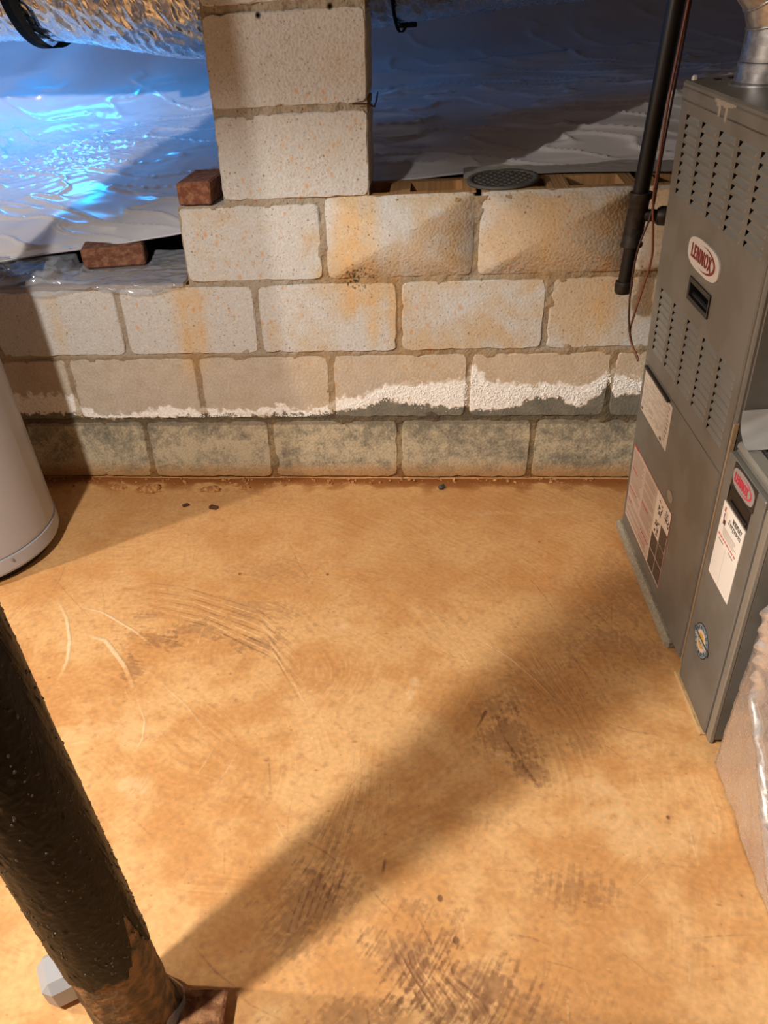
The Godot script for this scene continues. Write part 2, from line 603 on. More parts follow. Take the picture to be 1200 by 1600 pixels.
# a trowel stroke or a boot scuff on the floor, through photograph points; tone > 0 is paler, < 0 darker
func stroke(pts: Array, wide: float, tone: float, height: float, ragged := 0.0) -> void:
	for s in pts.size() - 1:
		var a := fl(pts[s][0], pts[s][1])
		var b := fl(pts[s + 1][0], pts[s + 1][1])
		var steps := maxi(2, int(a.distance_to(b) / 0.0014))
		for q in steps:
			var along := (s + float(q) / steps) / (pts.size() - 1)
			var p := a.lerp(b, float(q) / steps)
			var fade := sin(PI * clampf(along, 0.03, 0.97))
			if ragged > 0.0:
				fade *= clampf(0.7 + ragged * sin(along * 40.0 + wide * 9000.0) + rng.randf_range(-ragged, ragged), 0.0, 1.0)
			dab(p.x, p.z, wide, wide, tone * fade, height * fade)

func dab(x: float, z: float, rx: float, rz: float, tone: float, height: float) -> void:
	var cx := (x - FLOOR_X0) * FW / FLOOR_W
	var cy := z * FH / FLOOR_D
	var px := rx * FW / FLOOR_W
	var pz := rz * FH / FLOOR_D
	for j in range(maxi(0, int(cy - pz)), mini(FH, int(cy + pz) + 2)):
		for i in range(maxi(0, int(cx - px)), mini(FW, int(cx + px) + 2)):
			var d := sqrt(pow((i + 0.5 - cx) / maxf(px, 0.7), 2) + pow((j + 0.5 - cy) / maxf(pz, 0.7), 2))
			var t := clampf(1.0 - d, 0.0, 1.0)
			if t > 0.0:
				var k := j * FW + i
				floor_tone[k] = lerpf(floor_tone[k], tone, t * 0.6)
				floor_bump[k] = lerpf(floor_bump[k], height, t * 0.5)

# the mud-filmed slab: drifts of clay, trowel arcs, scuffs and a wet margin along the wall, with some lamp falloff painted in
func paint_floor() -> void:
	floor_tone.resize(FW * FH)
	floor_bump.resize(FW * FH)
	var n1 := noise_bytes(FW, FH, 0.004, 71, 4)
	var n2 := noise_bytes(FW, FH, 0.013, 72, 5)
	var n3 := noise_bytes(FW, FH, 0.09, 73, 3)
	var n4 := noise_bytes(FW, FH, 0.035, 74, 5)
	# pale trowel arcs
	stroke([[88, 932], [104, 965], [109, 1000], [105, 1030], [90, 1062]], 0.0055, 1.0, 1.2)
	stroke([[112, 943], [160, 955], [210, 985], [240, 1010]], 0.0045, 0.9, 1.0)
	stroke([[125, 988], [165, 1000], [195, 1040], [212, 1085]], 0.007, 0.75, 1.0)
	stroke([[212, 1085], [226, 1125], [222, 1155], [206, 1180]], 0.003, 0.7, 0.7)
	stroke([[240, 1055], [290, 1100], [330, 1150]], 0.004, 0.35, 0.5)
	for k in 9:
		stroke([[150 + k * 9, 902 + k * 6], [280 + k * 6, 915 + k * 8], [400 + k * 4, 950 + k * 10], [480, 1010 + k * 13]], 0.0032, 0.75 if k % 2 else -0.6, 0.6 if k % 2 else -0.6, 0.4)
	for k in 8:
		stroke([[560 + k * 7, 1090 + k * 11], [566 - k * 6, 1220 + k * 5], [540 - k * 9, 1330 + k * 3], [500 - k * 12, 1420]], 0.002, 0.3 if k % 2 else -0.3, 0.5 if k % 2 else -0.5, 0.3)
	for k in 10:
		stroke([[615 - k * 7, 1140], [608 - k * 8, 1260], [590 - k * 10, 1380]], 0.002, 0.35 if k % 2 else -0.25, 0.4 if k % 2 else -0.4, 0.3)
	for k in 8:
		stroke([[690 + k * 12, 985 - k * 6], [790 + k * 12, 1035 - k * 2], [870 + k * 8, 1105 + k * 2], [930 + k * 5, 1180 + k * 5]], 0.002, 0.45 if k % 2 else -0.35, 0.6 if k % 2 else -0.5, 0.4)
	stroke([[735, 990], [800, 1030], [840, 1065], [875, 1100]], 0.003, 0.6, 0.8)
	stroke([[640, 948], [690, 965], [735, 990]], 0.002, 0.5, 0.6)
	for k in 9:
		stroke([[600 + k * 12, 1440 + k * 4], [622 + k * 11, 1500 + k * 3], [655 + k * 12, 1560], [672 + k * 13, 1600]], 0.003, 0.5 if k % 2 else -0.6, 0.6 if k % 2 else -0.7, 0.4)
	for k in 7:
		stroke([[880 + k * 14, 1470 - k * 10], [940 + k * 14, 1420 - k * 10], [1010 + k * 8, 1380 - k * 14]], 0.002, 0.3 if k % 2 else -0.2, 0.4 if k % 2 else -0.3, 0.3)
	# dark scuffs
	for k in 7:
		stroke([[780 + k * 6, 1135 + k * 9], [800 + k * 6, 1170 + k * 8], [815 + k * 5, 1205 + k * 5]], 0.002, -0.8, -0.7, 0.5)
	for k in 6:
		stroke([[548 - k * 13, 1320 + k * 9], [530 - k * 14, 1385 + k * 8], [505 - k * 12, 1450 + k * 4]], 0.0028, -0.55, -0.5, 0.5)
	stroke([[752, 1118], [760, 1110], [742, 1142]], 0.004, -0.9, -0.6)
	stroke([[602, 1340], [598, 1368]], 0.004, -0.8, -0.6)
	stroke([[622, 1480], [650, 1530], [690, 1590]], 0.003, -0.9, -0.7)
	stroke([[648, 1422], [668, 1460], [690, 1510]], 0.003, -0.7, -0.5, 0.3)
	for p in [[688, 1403, 0.006], [713, 1468, 0.006], [1045, 1275, 0.004], [375, 895, 0.005], [512, 897, 0.005], [1018, 945, 0.003], [843, 845, 0.003]]:
		var c := fl(p[0], p[1])
		for q in 6:
			dab(c.x, c.z, p[2], p[2] * 1.3, -1.0, -1.0)
	# grit, chips and pin holes all over
	for q in 2600:
		var x := rng.randf_range(FLOOR_X0, FLOOR_X0 + FLOOR_W)
		var z := rng.randf_range(0.02, FLOOR_D)
		var pale := rng.randf() < 0.4
		var r := rng.randf_range(0.0012, 0.0026) * (1.0 if rng.randf() < 0.9 else 2.2)
		dab(x, z, r * rng.randf_range(0.7, 2.0), r, rng.randf_range(0.3, 0.9) if pale else -rng.randf_range(0.3, 0.9), 0.6 if pale else -0.8)
	# short random scrapes
	for q in 150:
		var c := Vector2(rng.randf_range(60, 1080), rng.randf_range(790, 1590))
		var a := rng.randf_range(-0.5, 1.3) + (0.9 if c.x < 500 else 0.4)
		var l := rng.randf_range(12, 60)
		var bend := rng.randf_range(-0.25, 0.25)
		var d1 := Vector2(cos(a), sin(a)) * l
		var d2 := Vector2(cos(a + bend), sin(a + bend)) * l
		var tone := rng.randf_range(-0.6, 0.6)
		stroke([[c.x, c.y], [c.x + d1.x, c.y + d1.y], [c.x + d1.x + d2.x, c.y + d1.y + d2.y]], rng.randf_range(0.0012, 0.003), tone, tone * 1.2, 0.4)
	# patches: photograph point, half size, tone
	var patches := []
	for p in [[235, 1000, 0.075, 0.05, -0.85], [205, 1045, 0.03, 0.06, -0.8], [300, 985, 0.07, 0.04, -0.7], [395, 1005, 0.07, 0.04, -0.75], [400, 955, 0.14, 0.06, -0.55], [430, 890, 0.12, 0.06, -0.45], [240, 960, 0.05, 0.02, -0.7], [350, 780, 0.3, 0.06, -0.35],
			[800, 1150, 0.08, 0.06, -0.8], [765, 1105, 0.06, 0.05, -0.6], [825, 1200, 0.04, 0.04, -0.8], [860, 1080, 0.1, 0.09, -0.5], [515, 1330, 0.04, 0.08, -0.6], [480, 1420, 0.08, 0.09, -0.7], [640, 1490, 0.08, 0.08, -0.8], [720, 1545, 0.12, 0.07, -0.85], [560, 1590, 0.1, 0.06, -0.8],
			[890, 1390, 0.07, 0.05, -0.65], [915, 1160, 0.03, 0.04, -0.5], [810, 1570, 0.12, 0.06, -0.5], [1000, 930, 0.16, 0.13, -0.5], [960, 1010, 0.12, 0.08, -0.55], [1010, 870, 0.06, 0.1, -0.5], [930, 770, 0.14, 0.05, -0.45], [730, 1280, 0.05, 0.02, -0.3],
			[535, 978, 0.028, 0.012, 0.95], [648, 1060, 0.012, 0.035, 0.7], [640, 1085, 0.008, 0.02, 0.7], [165, 835, 0.04, 0.016, 0.6], [210, 1225, 0.035, 0.025, 0.8], [780, 1176, 0.012, 0.01, 0.9], [780, 800, 0.09, 0.012, 0.7], [865, 800, 0.05, 0.014, 0.8], [735, 805, 0.05, 0.02, 0.5], [930, 1240, 0.06, 0.05, 0.45], [1010, 1300, 0.1, 0.06, 0.3], [640, 860, 0.08, 0.03, 0.3], [180, 1140, 0.1, 0.07, 0.3], [95, 1010, 0.03, 0.03, 0.45]]:
		var c := fl(p[0], p[1])
		patches.append([c.x, c.z, p[2], p[3], p[4]])
	var sweep := noise(1.0, 75, 3)
	var ca := fl(120, 1200)
	var soft := PackedFloat32Array()
	soft.resize(FW * FH)
	for p in patches:
		var sx := FW / FLOOR_W
		var sz := FH / FLOOR_D
		for j in range(maxi(0, int((p[1] - p[3] * 1.6) * sz)), mini(FH, int((p[1] + p[3] * 1.6) * sz))):
			for i in range(maxi(0, int((p[0] - p[2] * 1.6 - FLOOR_X0) * sx)), mini(FW, int((p[0] + p[2] * 1.6 - FLOOR_X0) * sx))):
				var k := j * FW + i
				var d := sqrt(pow((i / sx + FLOOR_X0 - p[0]) / p[2], 2) + pow((j / sz - p[1]) / p[3], 2))
				var q := Vector2(i / sx + FLOOR_X0 - ca.x, j / sz - ca.z)
				var streak := sweep.get_noise_2d(q.length() * 110.0, q.angle() * 3.0)
				var t := smoothstep(0.0, 0.75, 1.0 - d * 0.85 - (n2[k] / 255.0 - 0.5) * 1.1 - (n4[k] / 255.0 - 0.45) * 1.2 - (n3[k] / 255.0 - 0.5) * 0.6 + streak * 0.5)
				soft[k] = clampf(soft[k] + t * p[4] * 0.62, -1.0, 1.0)
	var px := PackedByteArray()
	px.resize(FW * FH * 3)
	var bp := PackedByteArray()
	bp.resize(FW * FH)
	# trowel sweeps: streaks that run round two elbows' reach
	var warp := noise(2.2, 76, 2)
	var where := noise(2.6, 77, 3)
	var cb := fl(420, 1040)
	for j in FH:
		var z := FLOOR_D * (j + 0.5) / FH
		for i in FW:
			var k := j * FW + i
			var a := n1[k] / 255.0
			var b := n2[k] / 255.0
			var f := n3[k] / 255.0
			var g := n4[k] / 255.0
			var t := smoothstep(0.3, 0.75, a * 0.55 + b * 0.45)
			var r := lerpf(224, 204, t)
			var gg := lerpf(175, 147, t)
			var bb := lerpf(117, 88, t)
			if g > 0.6:
				var q := (g - 0.6) * 1.3
				r = lerpf(r, 176, q)
				gg = lerpf(gg, 124, q)
				bb = lerpf(bb, 80, q)
			var x := FLOOR_X0 + FLOOR_W * (i + 0.5) / FW
			var wp := warp.get_noise_2d(x, z) * 0.05
			var pa := Vector2(x - ca.x, z - ca.z)
			var pb := Vector2(x - cb.x, z - cb.z)
			var ws := where.get_noise_2d(x, z)
			var st := sweep.get_noise_2d((pa.length() + wp) * 60.0, pa.angle() * 1.6) * smoothstep(0.02, 0.4, ws) + sweep.get_noise_2d((pb.length() + wp) * 70.0 + 50.0, pb.angle() * 1.6) * smoothstep(0.02, 0.4, -ws)
			r += st * 11.0
			gg += st * 11.0
			bb += st * 10.0
			var s := clampf(soft[k] * (0.55 + g * 0.9) + floor_tone[k] * 1.3, -1.0, 1.0)
			if s < 0:
				r = lerpf(r, 122, -s * 0.8)
				gg = lerpf(gg, 80, -s * 0.8)
				bb = lerpf(bb, 50, -s * 0.8)
			else:
				r = lerpf(r, 240, s * 0.75)
				gg = lerpf(gg, 214, s * 0.75)
				bb = lerpf(bb, 178, s * 0.75)
			var clay := (1.0 - smoothstep(0.1, 1.0, z + (b - 0.5) * 0.5)) * 0.45  # mud browner here; lamp falloff also painted in, darker towards the wall
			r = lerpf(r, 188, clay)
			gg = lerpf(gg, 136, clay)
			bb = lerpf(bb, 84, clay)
			var wet := 1.0 - smoothstep(0.015, 0.03 + 0.16 * maxf(0.0, b - 0.2), z)
			r = lerpf(r, 138, wet * 0.9)
			gg = lerpf(gg, 80, wet * 0.9)
			bb = lerpf(bb, 34, wet * 0.9)
			var fine := 0.94 + 0.12 * f
			px[k * 3] = int(clampf(r * fine, 0, 255))
			px[k * 3 + 1] = int(clampf(gg * fine, 0, 255))
			px[k * 3 + 2] = int(clampf(bb * fine, 0, 255))
			bp[k] = int(clampf(120 + (b - 0.5) * 30 + (g - 0.5) * 34 + (f - 0.5) * 22 + st * 24 + floor_bump[k] * 80 + soft[k] * 18, 0, 255))
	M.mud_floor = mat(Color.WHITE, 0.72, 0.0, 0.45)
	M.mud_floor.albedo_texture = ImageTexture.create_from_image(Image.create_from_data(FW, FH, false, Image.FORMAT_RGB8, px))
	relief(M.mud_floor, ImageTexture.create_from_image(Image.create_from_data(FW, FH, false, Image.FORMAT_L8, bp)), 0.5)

# ------------------------------------------------------------------ room

func shell() -> void:
	var bumps := noise(2.2, 81, 3)
	var slab := sheet(130, 130, func(u: float, v: float) -> Vector3:
		var x := -2.2 + 5.0 * u
		var z := 3.5 - 3.62 * v
		var y := bumps.get_noise_2d(x, z) * 0.004 - 0.002
		return Vector3(x, y, z))
	# lay the mud picture over the slab in metres
	var arrays := slab.surface_get_arrays(0)
	var uv := PackedVector2Array()
	for p in arrays[Mesh.ARRAY_VERTEX]:
		uv.append(Vector2((p.x - FLOOR_X0) / FLOOR_W, p.z / FLOOR_D))
	arrays[Mesh.ARRAY_TEX_UV] = uv
	var am := ArrayMesh.new()
	am.add_surface_from_arrays(Mesh.PRIMITIVE_TRIANGLES, arrays)
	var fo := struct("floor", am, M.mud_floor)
	obj("slab", box(Vector3(0.3, -0.09, 1.69), Vector3(5.0, 0.15, 3.62), 0.001), M.concrete, fo)
	# clay squeezed up along the foot of the wall, too many crumbs to count
	var st := begin()
	for n in 150:
		var x := rng.randf_range(-0.5, 1.42)
		var z := 0.004 + absf(rng.randfn(0, 0.022))
		var s := rng.randf_range(0.0015, 0.0055)
		if x > -0.2 and x < 0.3 and rng.randf() < 0.25:
			s *= 1.5
			z += 0.02
		var b := Basis.from_euler(Vector3(rng.randf() * 3, rng.randf() * 3, rng.randf() * 3))
		rbox(st, Vector3(x, s * 0.25 - 0.002, z), Vector3(s * 2.6, s * 1.3, s * 1.7), s * 0.5, b, s * 0.4)
	var crust := obj("mud_crumbs", done(st), M.mud, fo)
	crust.set_meta("kind", "stuff")
	struct("ceiling", box(Vector3(0.3, CEILING + 0.08, 1.1), Vector3(5.2, 0.14, 5.1), 0.001), M.wood)
	var ceil_node: Node3D = get_node("ceiling")
	for k in 11:
		obj("joist", box(Vector3(0.3, CEILING - 0.09, -1.2 + k * 0.42), Vector3(5.0, 0.2, 0.04), 0.003), M.wood, ceil_node)
	struct("wall_left", box(Vector3(-2.0, 1.2, 1.15), Vector3(0.15, 2.5, 4.8), 0.001), M.plaster)
	struct("wall_right", box(Vector3(2.75, 1.2, 1.15), Vector3(0.15, 2.5, 4.8), 0.001), M.plaster)
	struct("wall_rear", box(Vector3(0.3, 1.2, 3.55), Vector3(5.0, 2.5, 0.15), 0.001), M.plaster)
	struct("wall_crawlspace", box(Vector3(0.3, 1.2, -1.36), Vector3(5.0, 2.5, 0.15), 0.001), M.concrete)

func block_mesh(x0: float, x1: float, y0: float, y1: float, zf: float, depth: float, chip := 1.0, open_top := false) -> ArrayMesh:
	var st := begin()
	var out := []
	var top_edge := []
	var cor := [Vector2(x0, y0), Vector2(x1, y0), Vector2(x1, y1), Vector2(x0, y1)]
	for e in 4:
		var a: Vector2 = cor[e]
		var b: Vector2 = cor[(e + 1) % 4]
		var d := (b - a).normalized()
		var inward := Vector2(-d.y, d.x)
		var n := int(a.distance_to(b) / 0.018)
		for k in n:
			var t := (k + 0.5) / n
			var j := rng.randf_range(-0.0005, 0.0018) * chip
			if rng.randf() < 0.07:
				j += rng.randf_range(0.001, 0.005) * chip
			if k == 0 or k == n - 1:
				j += 0.0022
			out.append(a.lerp(b, t) + inward * j)
			top_edge.append(e == 2)
	var c := Vector2((x0 + x1) / 2, (y0 + y1) / 2)
	var N := out.size()
	var front := []
	for p in out:
		front.append(p + (c - p).normalized() * rng.randf_range(0.002, 0.0045))
	for i in N:
		var n := (i + 1) % N
		tri(st, V3(c, zf), V3(front[i], zf), V3(front[n], zf), wuv(c), wuv(front[i]), wuv(front[n]))
		quad(st, V3(out[i], zf - 0.004), V3(out[n], zf - 0.004), V3(front[n], zf), V3(front[i], zf), wuv(out[i]), wuv(out[n]), wuv(front[n]), wuv(front[i]))
		if not (open_top and top_edge[i] and top_edge[n]):
			quad(st, V3(out[i], zf - depth), V3(out[n], zf - depth), V3(out[n], zf - 0.004), V3(out[i], zf - 0.004), wuv(out[i]), wuv(out[n]), wuv(out[n]), wuv(out[i]))
		tri(st, V3(c, zf - depth), V3(out[n], zf - depth), V3(out[i], zf - depth), wuv(c), wuv(out[n]), wuv(out[i]))
	return done(st)

func V3(p: Vector2, z: float) -> Vector3:
	return Vector3(p.x, p.y, z)

func wuv(p: Vector2) -> Vector2:
	return Vector2((p.x - WALL_X0) / WALL_W, (WALL_H - p.y) / WALL_H)

# dusty clay-brown spots of the same picture, for tops and cores
func tuv(p: Vector2) -> Vector2:
	return wuv(Vector2(p.x, 0.016 + 0.01 * sin(p.x * 37.0)))

# a block whose two cores show open at the top
func hollow_block(x0: float, x1: float, y0: float, y1: float, zf: float, depth: float, cells: Array) -> ArrayMesh:
	var st := begin()
	st.append_from(block_mesh(x0, x1, y0, y1, zf, depth, 0.6, true), 0, Transform3D.IDENTITY)
	var zs := [zf - depth, zf - depth + 0.034, zf - 0.034, zf - 0.008, zf - 0.0035]
	var xs := [x0, x0 + 0.003]
	for c in cells:
		xs.append(c[0])
		xs.append(c[1])
	xs.append(x1 - 0.003)
	xs.append(x1)
	for i in xs.size() - 1:
		for k in 4:
			var hole := false
			for c in cells:
				if xs[i] >= c[0] - 1e-5 and xs[i + 1] <= c[1] + 1e-5 and k == 1:
					hole = true
			var a := Vector2(xs[i], y1)
			var b := Vector2(xs[i + 1], y1)
			var ya := y1 - (0.002 if k == 3 else 0.0)
			if hole:
				var p0 := Vector3(xs[i], y1, zs[k])
				var p1 := Vector3(xs[i + 1], y1, zs[k])
				var p2 := Vector3(xs[i + 1], y1, zs[k + 1])
				var p3 := Vector3(xs[i], y1, zs[k + 1])
				var dn := Vector3(0, 0.13, 0)
				quad(st, p1 - dn, p0 - dn, p0, p1, tuv(b), tuv(a), tuv(a), tuv(b))
				quad(st, p3 - dn, p2 - dn, p2, p3, tuv(a), tuv(b), tuv(b), tuv(a))
				quad(st, p0 - dn, p3 - dn, p3, p0, tuv(a), tuv(a), tuv(a), tuv(a))
				quad(st, p2 - dn, p1 - dn, p1, p2, tuv(b), tuv(b), tuv(b), tuv(b))
			else:
				quad(st, Vector3(xs[i], y1, zs[k]), Vector3(xs[i], ya, zs[k + 1]), Vector3(xs[i + 1], ya, zs[k + 1]), Vector3(xs[i + 1], y1, zs[k]), tuv(a), tuv(a), tuv(b), tuv(b))
	return done(st)

# [left, right, bottom, top] of every block of a course
func courses() -> Array:
	var rows := []
	for c in 4:
		var row := []
		var k0 := -1.0 if c % 2 == 0 else -1.5
		if c == 3:
			k0 = 0.5
		while k0 * PITCH < 1.7:
			row.append([k0 * PITCH, (k0 + 1) * PITCH])
			k0 += 1.0
		if c != 3:
			row.insert(0, [-1.92, row[0][0]])
		row[-1][1] = 2.66
		if c == 3:
			row[0][0] = 0.214
		rows.append(row)
	for c in 3:
		rows.append([[0.339, 0.746]])
	return rows

func block_wall() -> void:
	var rows := courses()
	var wall := Node3D.new()
	wall.name = "wall_front"
	wall.set_meta("kind", "structure")
	add_child(wall)
	for c in rows.size():
		for b in rows[c]:
			var j := 0.0065
			var y0 := c * COURSE + j
			if c == 0:
				y0 = 0.004
			var y1 := (c + 1) * COURSE - j
			if c == 6:
				y1 = CEILING - 0.2
			var zf := rng.randf_range(-0.001, 0.0015)
			var x0: float = b[0] + j
			var x1: float = b[1] - j
			if c >= 4:
				x0 += 0.003
				x1 -= 0.003
			var m: ArrayMesh
			if c == 3 and b[0] > 0.5 and b[0] < 1.6:
				y1 = 0.819
				m = hollow_block(x0, x1, y0, y1, zf, 0.19, [[x0 + 0.035, x0 + 0.17], [x1 - 0.17, x1 - 0.035]])
			else:
				m = block_mesh(x0, x1, y0, y1, zf, 0.19)
			obj("block", m, M.block, wall)
	# joints: sandy mortar, recessed here and smeared over the edges there
	var lumps := noise(26.0, 91, 3)
	var smear := noise(7.0, 92, 2)
	var st := SurfaceTool.new()
	st.begin(Mesh.PRIMITIVE_TRIANGLES)
	st.set_smooth_group(0)
	var step := 0.005
	var nx := 432
	var ny := 284
	var ids := {}
	var count := 0
	for j in ny:
		for i in nx:
			var x := -0.6 + i * step
			var y := 0.0 + j * step
			if y > 1.42:
				continue
			if not near_joint(x + step / 2, y + step / 2, rows):
				continue
			var q := []
			for o in [[0, 0], [1, 0], [1, 1], [0, 1]]:
				var key: int = (j + o[1]) * 1000 + i + o[0]
				if not ids.has(key):
					var px: float = x + o[0] * step
					var py: float = y + o[1] * step
					var d := joint_distance(px, py, rows)
					var s := smear.get_noise_2d(px, py)
					var z := -0.0035 + lumps.get_noise_2d(px, py) * 0.0045 + s * 0.006 - maxf(0.0, d - 0.008 - 0.012 * maxf(0.0, s)) * 0.6
					st.set_uv(wuv(Vector2(px, py)))
					st.add_vertex(Vector3(px, py, z))
					ids[key] = count
					count += 1
				q.append(ids[key])
			for k in [0, 2, 1, 0, 3, 2]:
				st.add_index(q[k])
	st.generate_normals()
	obj("mortar", st.commit(), M.mortar, wall)
	# the body of the joints behind their faces
	var core := begin()
	for c in 4:
		rbox(core, Vector3(0.37 if c < 3 else 1.43, c * COURSE, -0.1), Vector3(4.56 if c < 3 else 2.42, 0.016, 0.178), 0.001)
		for b in rows[c]:
			if b[0] > -1.9 and not (c == 3 and b[0] < 0.3):
				rbox(core, Vector3(b[0], (c + 0.5) * COURSE, -0.1), Vector3(0.016, COURSE - (0.03 if c == 3 else 0.0), 0.178), 0.001)
	for c in [4, 5, 6]:
		rbox(core, Vector3(0.542, c * COURSE, -0.1), Vector3(0.385, 0.016, 0.178), 0.001)
	rbox(core, Vector3(-0.85, 3 * COURSE - 0.002, -0.1), Vector3(2.12, 0.012, 0.19), 0.001)
	obj("mortar_bed", done(core), M.block_core, wall)
	# salt standing proud of the blocks
	var grain := begin()
	grain.set_smooth_group(-1)
	rbox(grain, Vector3.ZERO, Vector3.ONE, 0.3, Basis.IDENTITY, 0.12)
	var mm := MultiMesh.new()
	mm.transform_format = MultiMesh.TRANSFORM_3D
	mm.mesh = done(grain)
	var places := []
	var xs := [0.66, 0.70, 0.77, 0.85, 0.93, 1.0, 1.03, 1.07, 1.15, 1.21, 1.28, 1.34, 1.39, 1.415, 1.44, 1.52, 1.6]
	var ys := [634, 630, 615, 616, 617, 618, 608, 622, 620, 614, 614, 624, 610, 594, 608, 607, 607]
	var th := [4, 6, 9, 13, 15, 18, 24, 18, 14, 8, 8, 11, 10, 6, 12, 8, 7]
	for n in 2600:
		var x := rng.randf_range(0.64, 1.6)
		var y := COURSE * (1.0 + (653.0 - interp(xs, ys, x)) / 97.0) + rng.randfn(0, 1) * interp(xs, th, x) / 97.0 * COURSE * 0.5
		if y < 0.212 or y > 0.4 or absf(fposmod(x - 0.5 * PITCH, PITCH)) < 0.007:
			continue
		var s := rng.randf_range(0.0015, 0.0042)
		places.append(Transform3D(Basis.from_euler(Vector3(rng.randf() * 3, rng.randf() * 3, rng.randf() * 3)).scaled(Vector3.ONE * s), Vector3(x, y, 0.001)))
	for n in 900:
		var x := rng.randf_range(-0.2, 0.62)
		if absf(fposmod(x - 0.5 * PITCH, PITCH)) < 0.01:
			continue
		var y := 0.2165 + absf(rng.randfn(0, 0.004)) + 0.004 * sin(x * 23.0)
		var s := rng.randf_range(0.001, 0.003)
		places.append(Transform3D(Basis.from_euler(Vector3(rng.randf() * 3, rng.randf() * 3, rng.randf() * 3)).scaled(Vector3.ONE * s), Vector3(x, y, 0.0005)))
	mm.instance_count = places.size()
	for n in places.size():
		mm.set_instance_transform(n, places[n])
	var salt := MultiMeshInstance3D.new()
	salt.name = "salt_crust"
	salt.multimesh = mm
	salt.material_override = M.salt
	salt.set_meta("kind", "stuff")
	wall.add_child(salt)
	# rusty tie wire round the joint of the pier
	var loop := []
	for p in [[0.70, 0.012], [0.735, 0.006], [0.752, -0.012], [0.752, -0.1], [0.75, -0.19]]:
		loop.append(Vector3(p[0], 1.018 + 0.006 * sin(p[1] * 90), p[1]))
	obj("tie_wire", tube(loop, [0.002], 6), M.wire_brown, wall)

func joint_distance(x: float, y: float, rows: Array) -> float:
	var d := 9.0
	var c := int(floor(y / COURSE))
	for k in [c, c + 1]:
		if k >= 1:
			d = minf(d, absf(y - k * COURSE))
	if c >= 0 and c < rows.size():
		for b in rows[c]:
			d = minf(d, minf(absf(x - b[0]), absf(x - b[1])))
	return d

func near_joint(x: float, y: float, rows: Array) -> bool:
	var c := int(floor(y / COURSE))
	if c > 6:
		return false
	if c == 3 and x < 0.222:
		return false
	if c == 3 and y > 0.808 and (x > 0.735 or x < 0.35):
		return false
	if c >= 4 and (x < 0.348 or x > 0.737):
		return false
	return joint_distance(x, y, rows) < 0.03

# ------------------------------------------------------------------ behind the wall

func sheet_bottom(x: float) -> float:
	return interp([-2.0, -0.43, 0.155, 0.4, 0.763, 1.21, 1.53, 2.5], [0.60, 0.634, 0.697, 0.76, 0.817, 0.833, 0.84, 0.86], x)

func sheet_crease(x: float) -> float:
	return interp([-2.0, -0.757, -0.287, 0.086, 0.717, 1.685, 2.6], [0.80, 0.838, 0.886, 0.926, 0.964, 1.007, 1.03], x)

func ridged(n: FastNoiseLite, x: float, y: float) -> float:
	return 1.0 - absf(n.get_noise_2d(x, y)) * 2.0

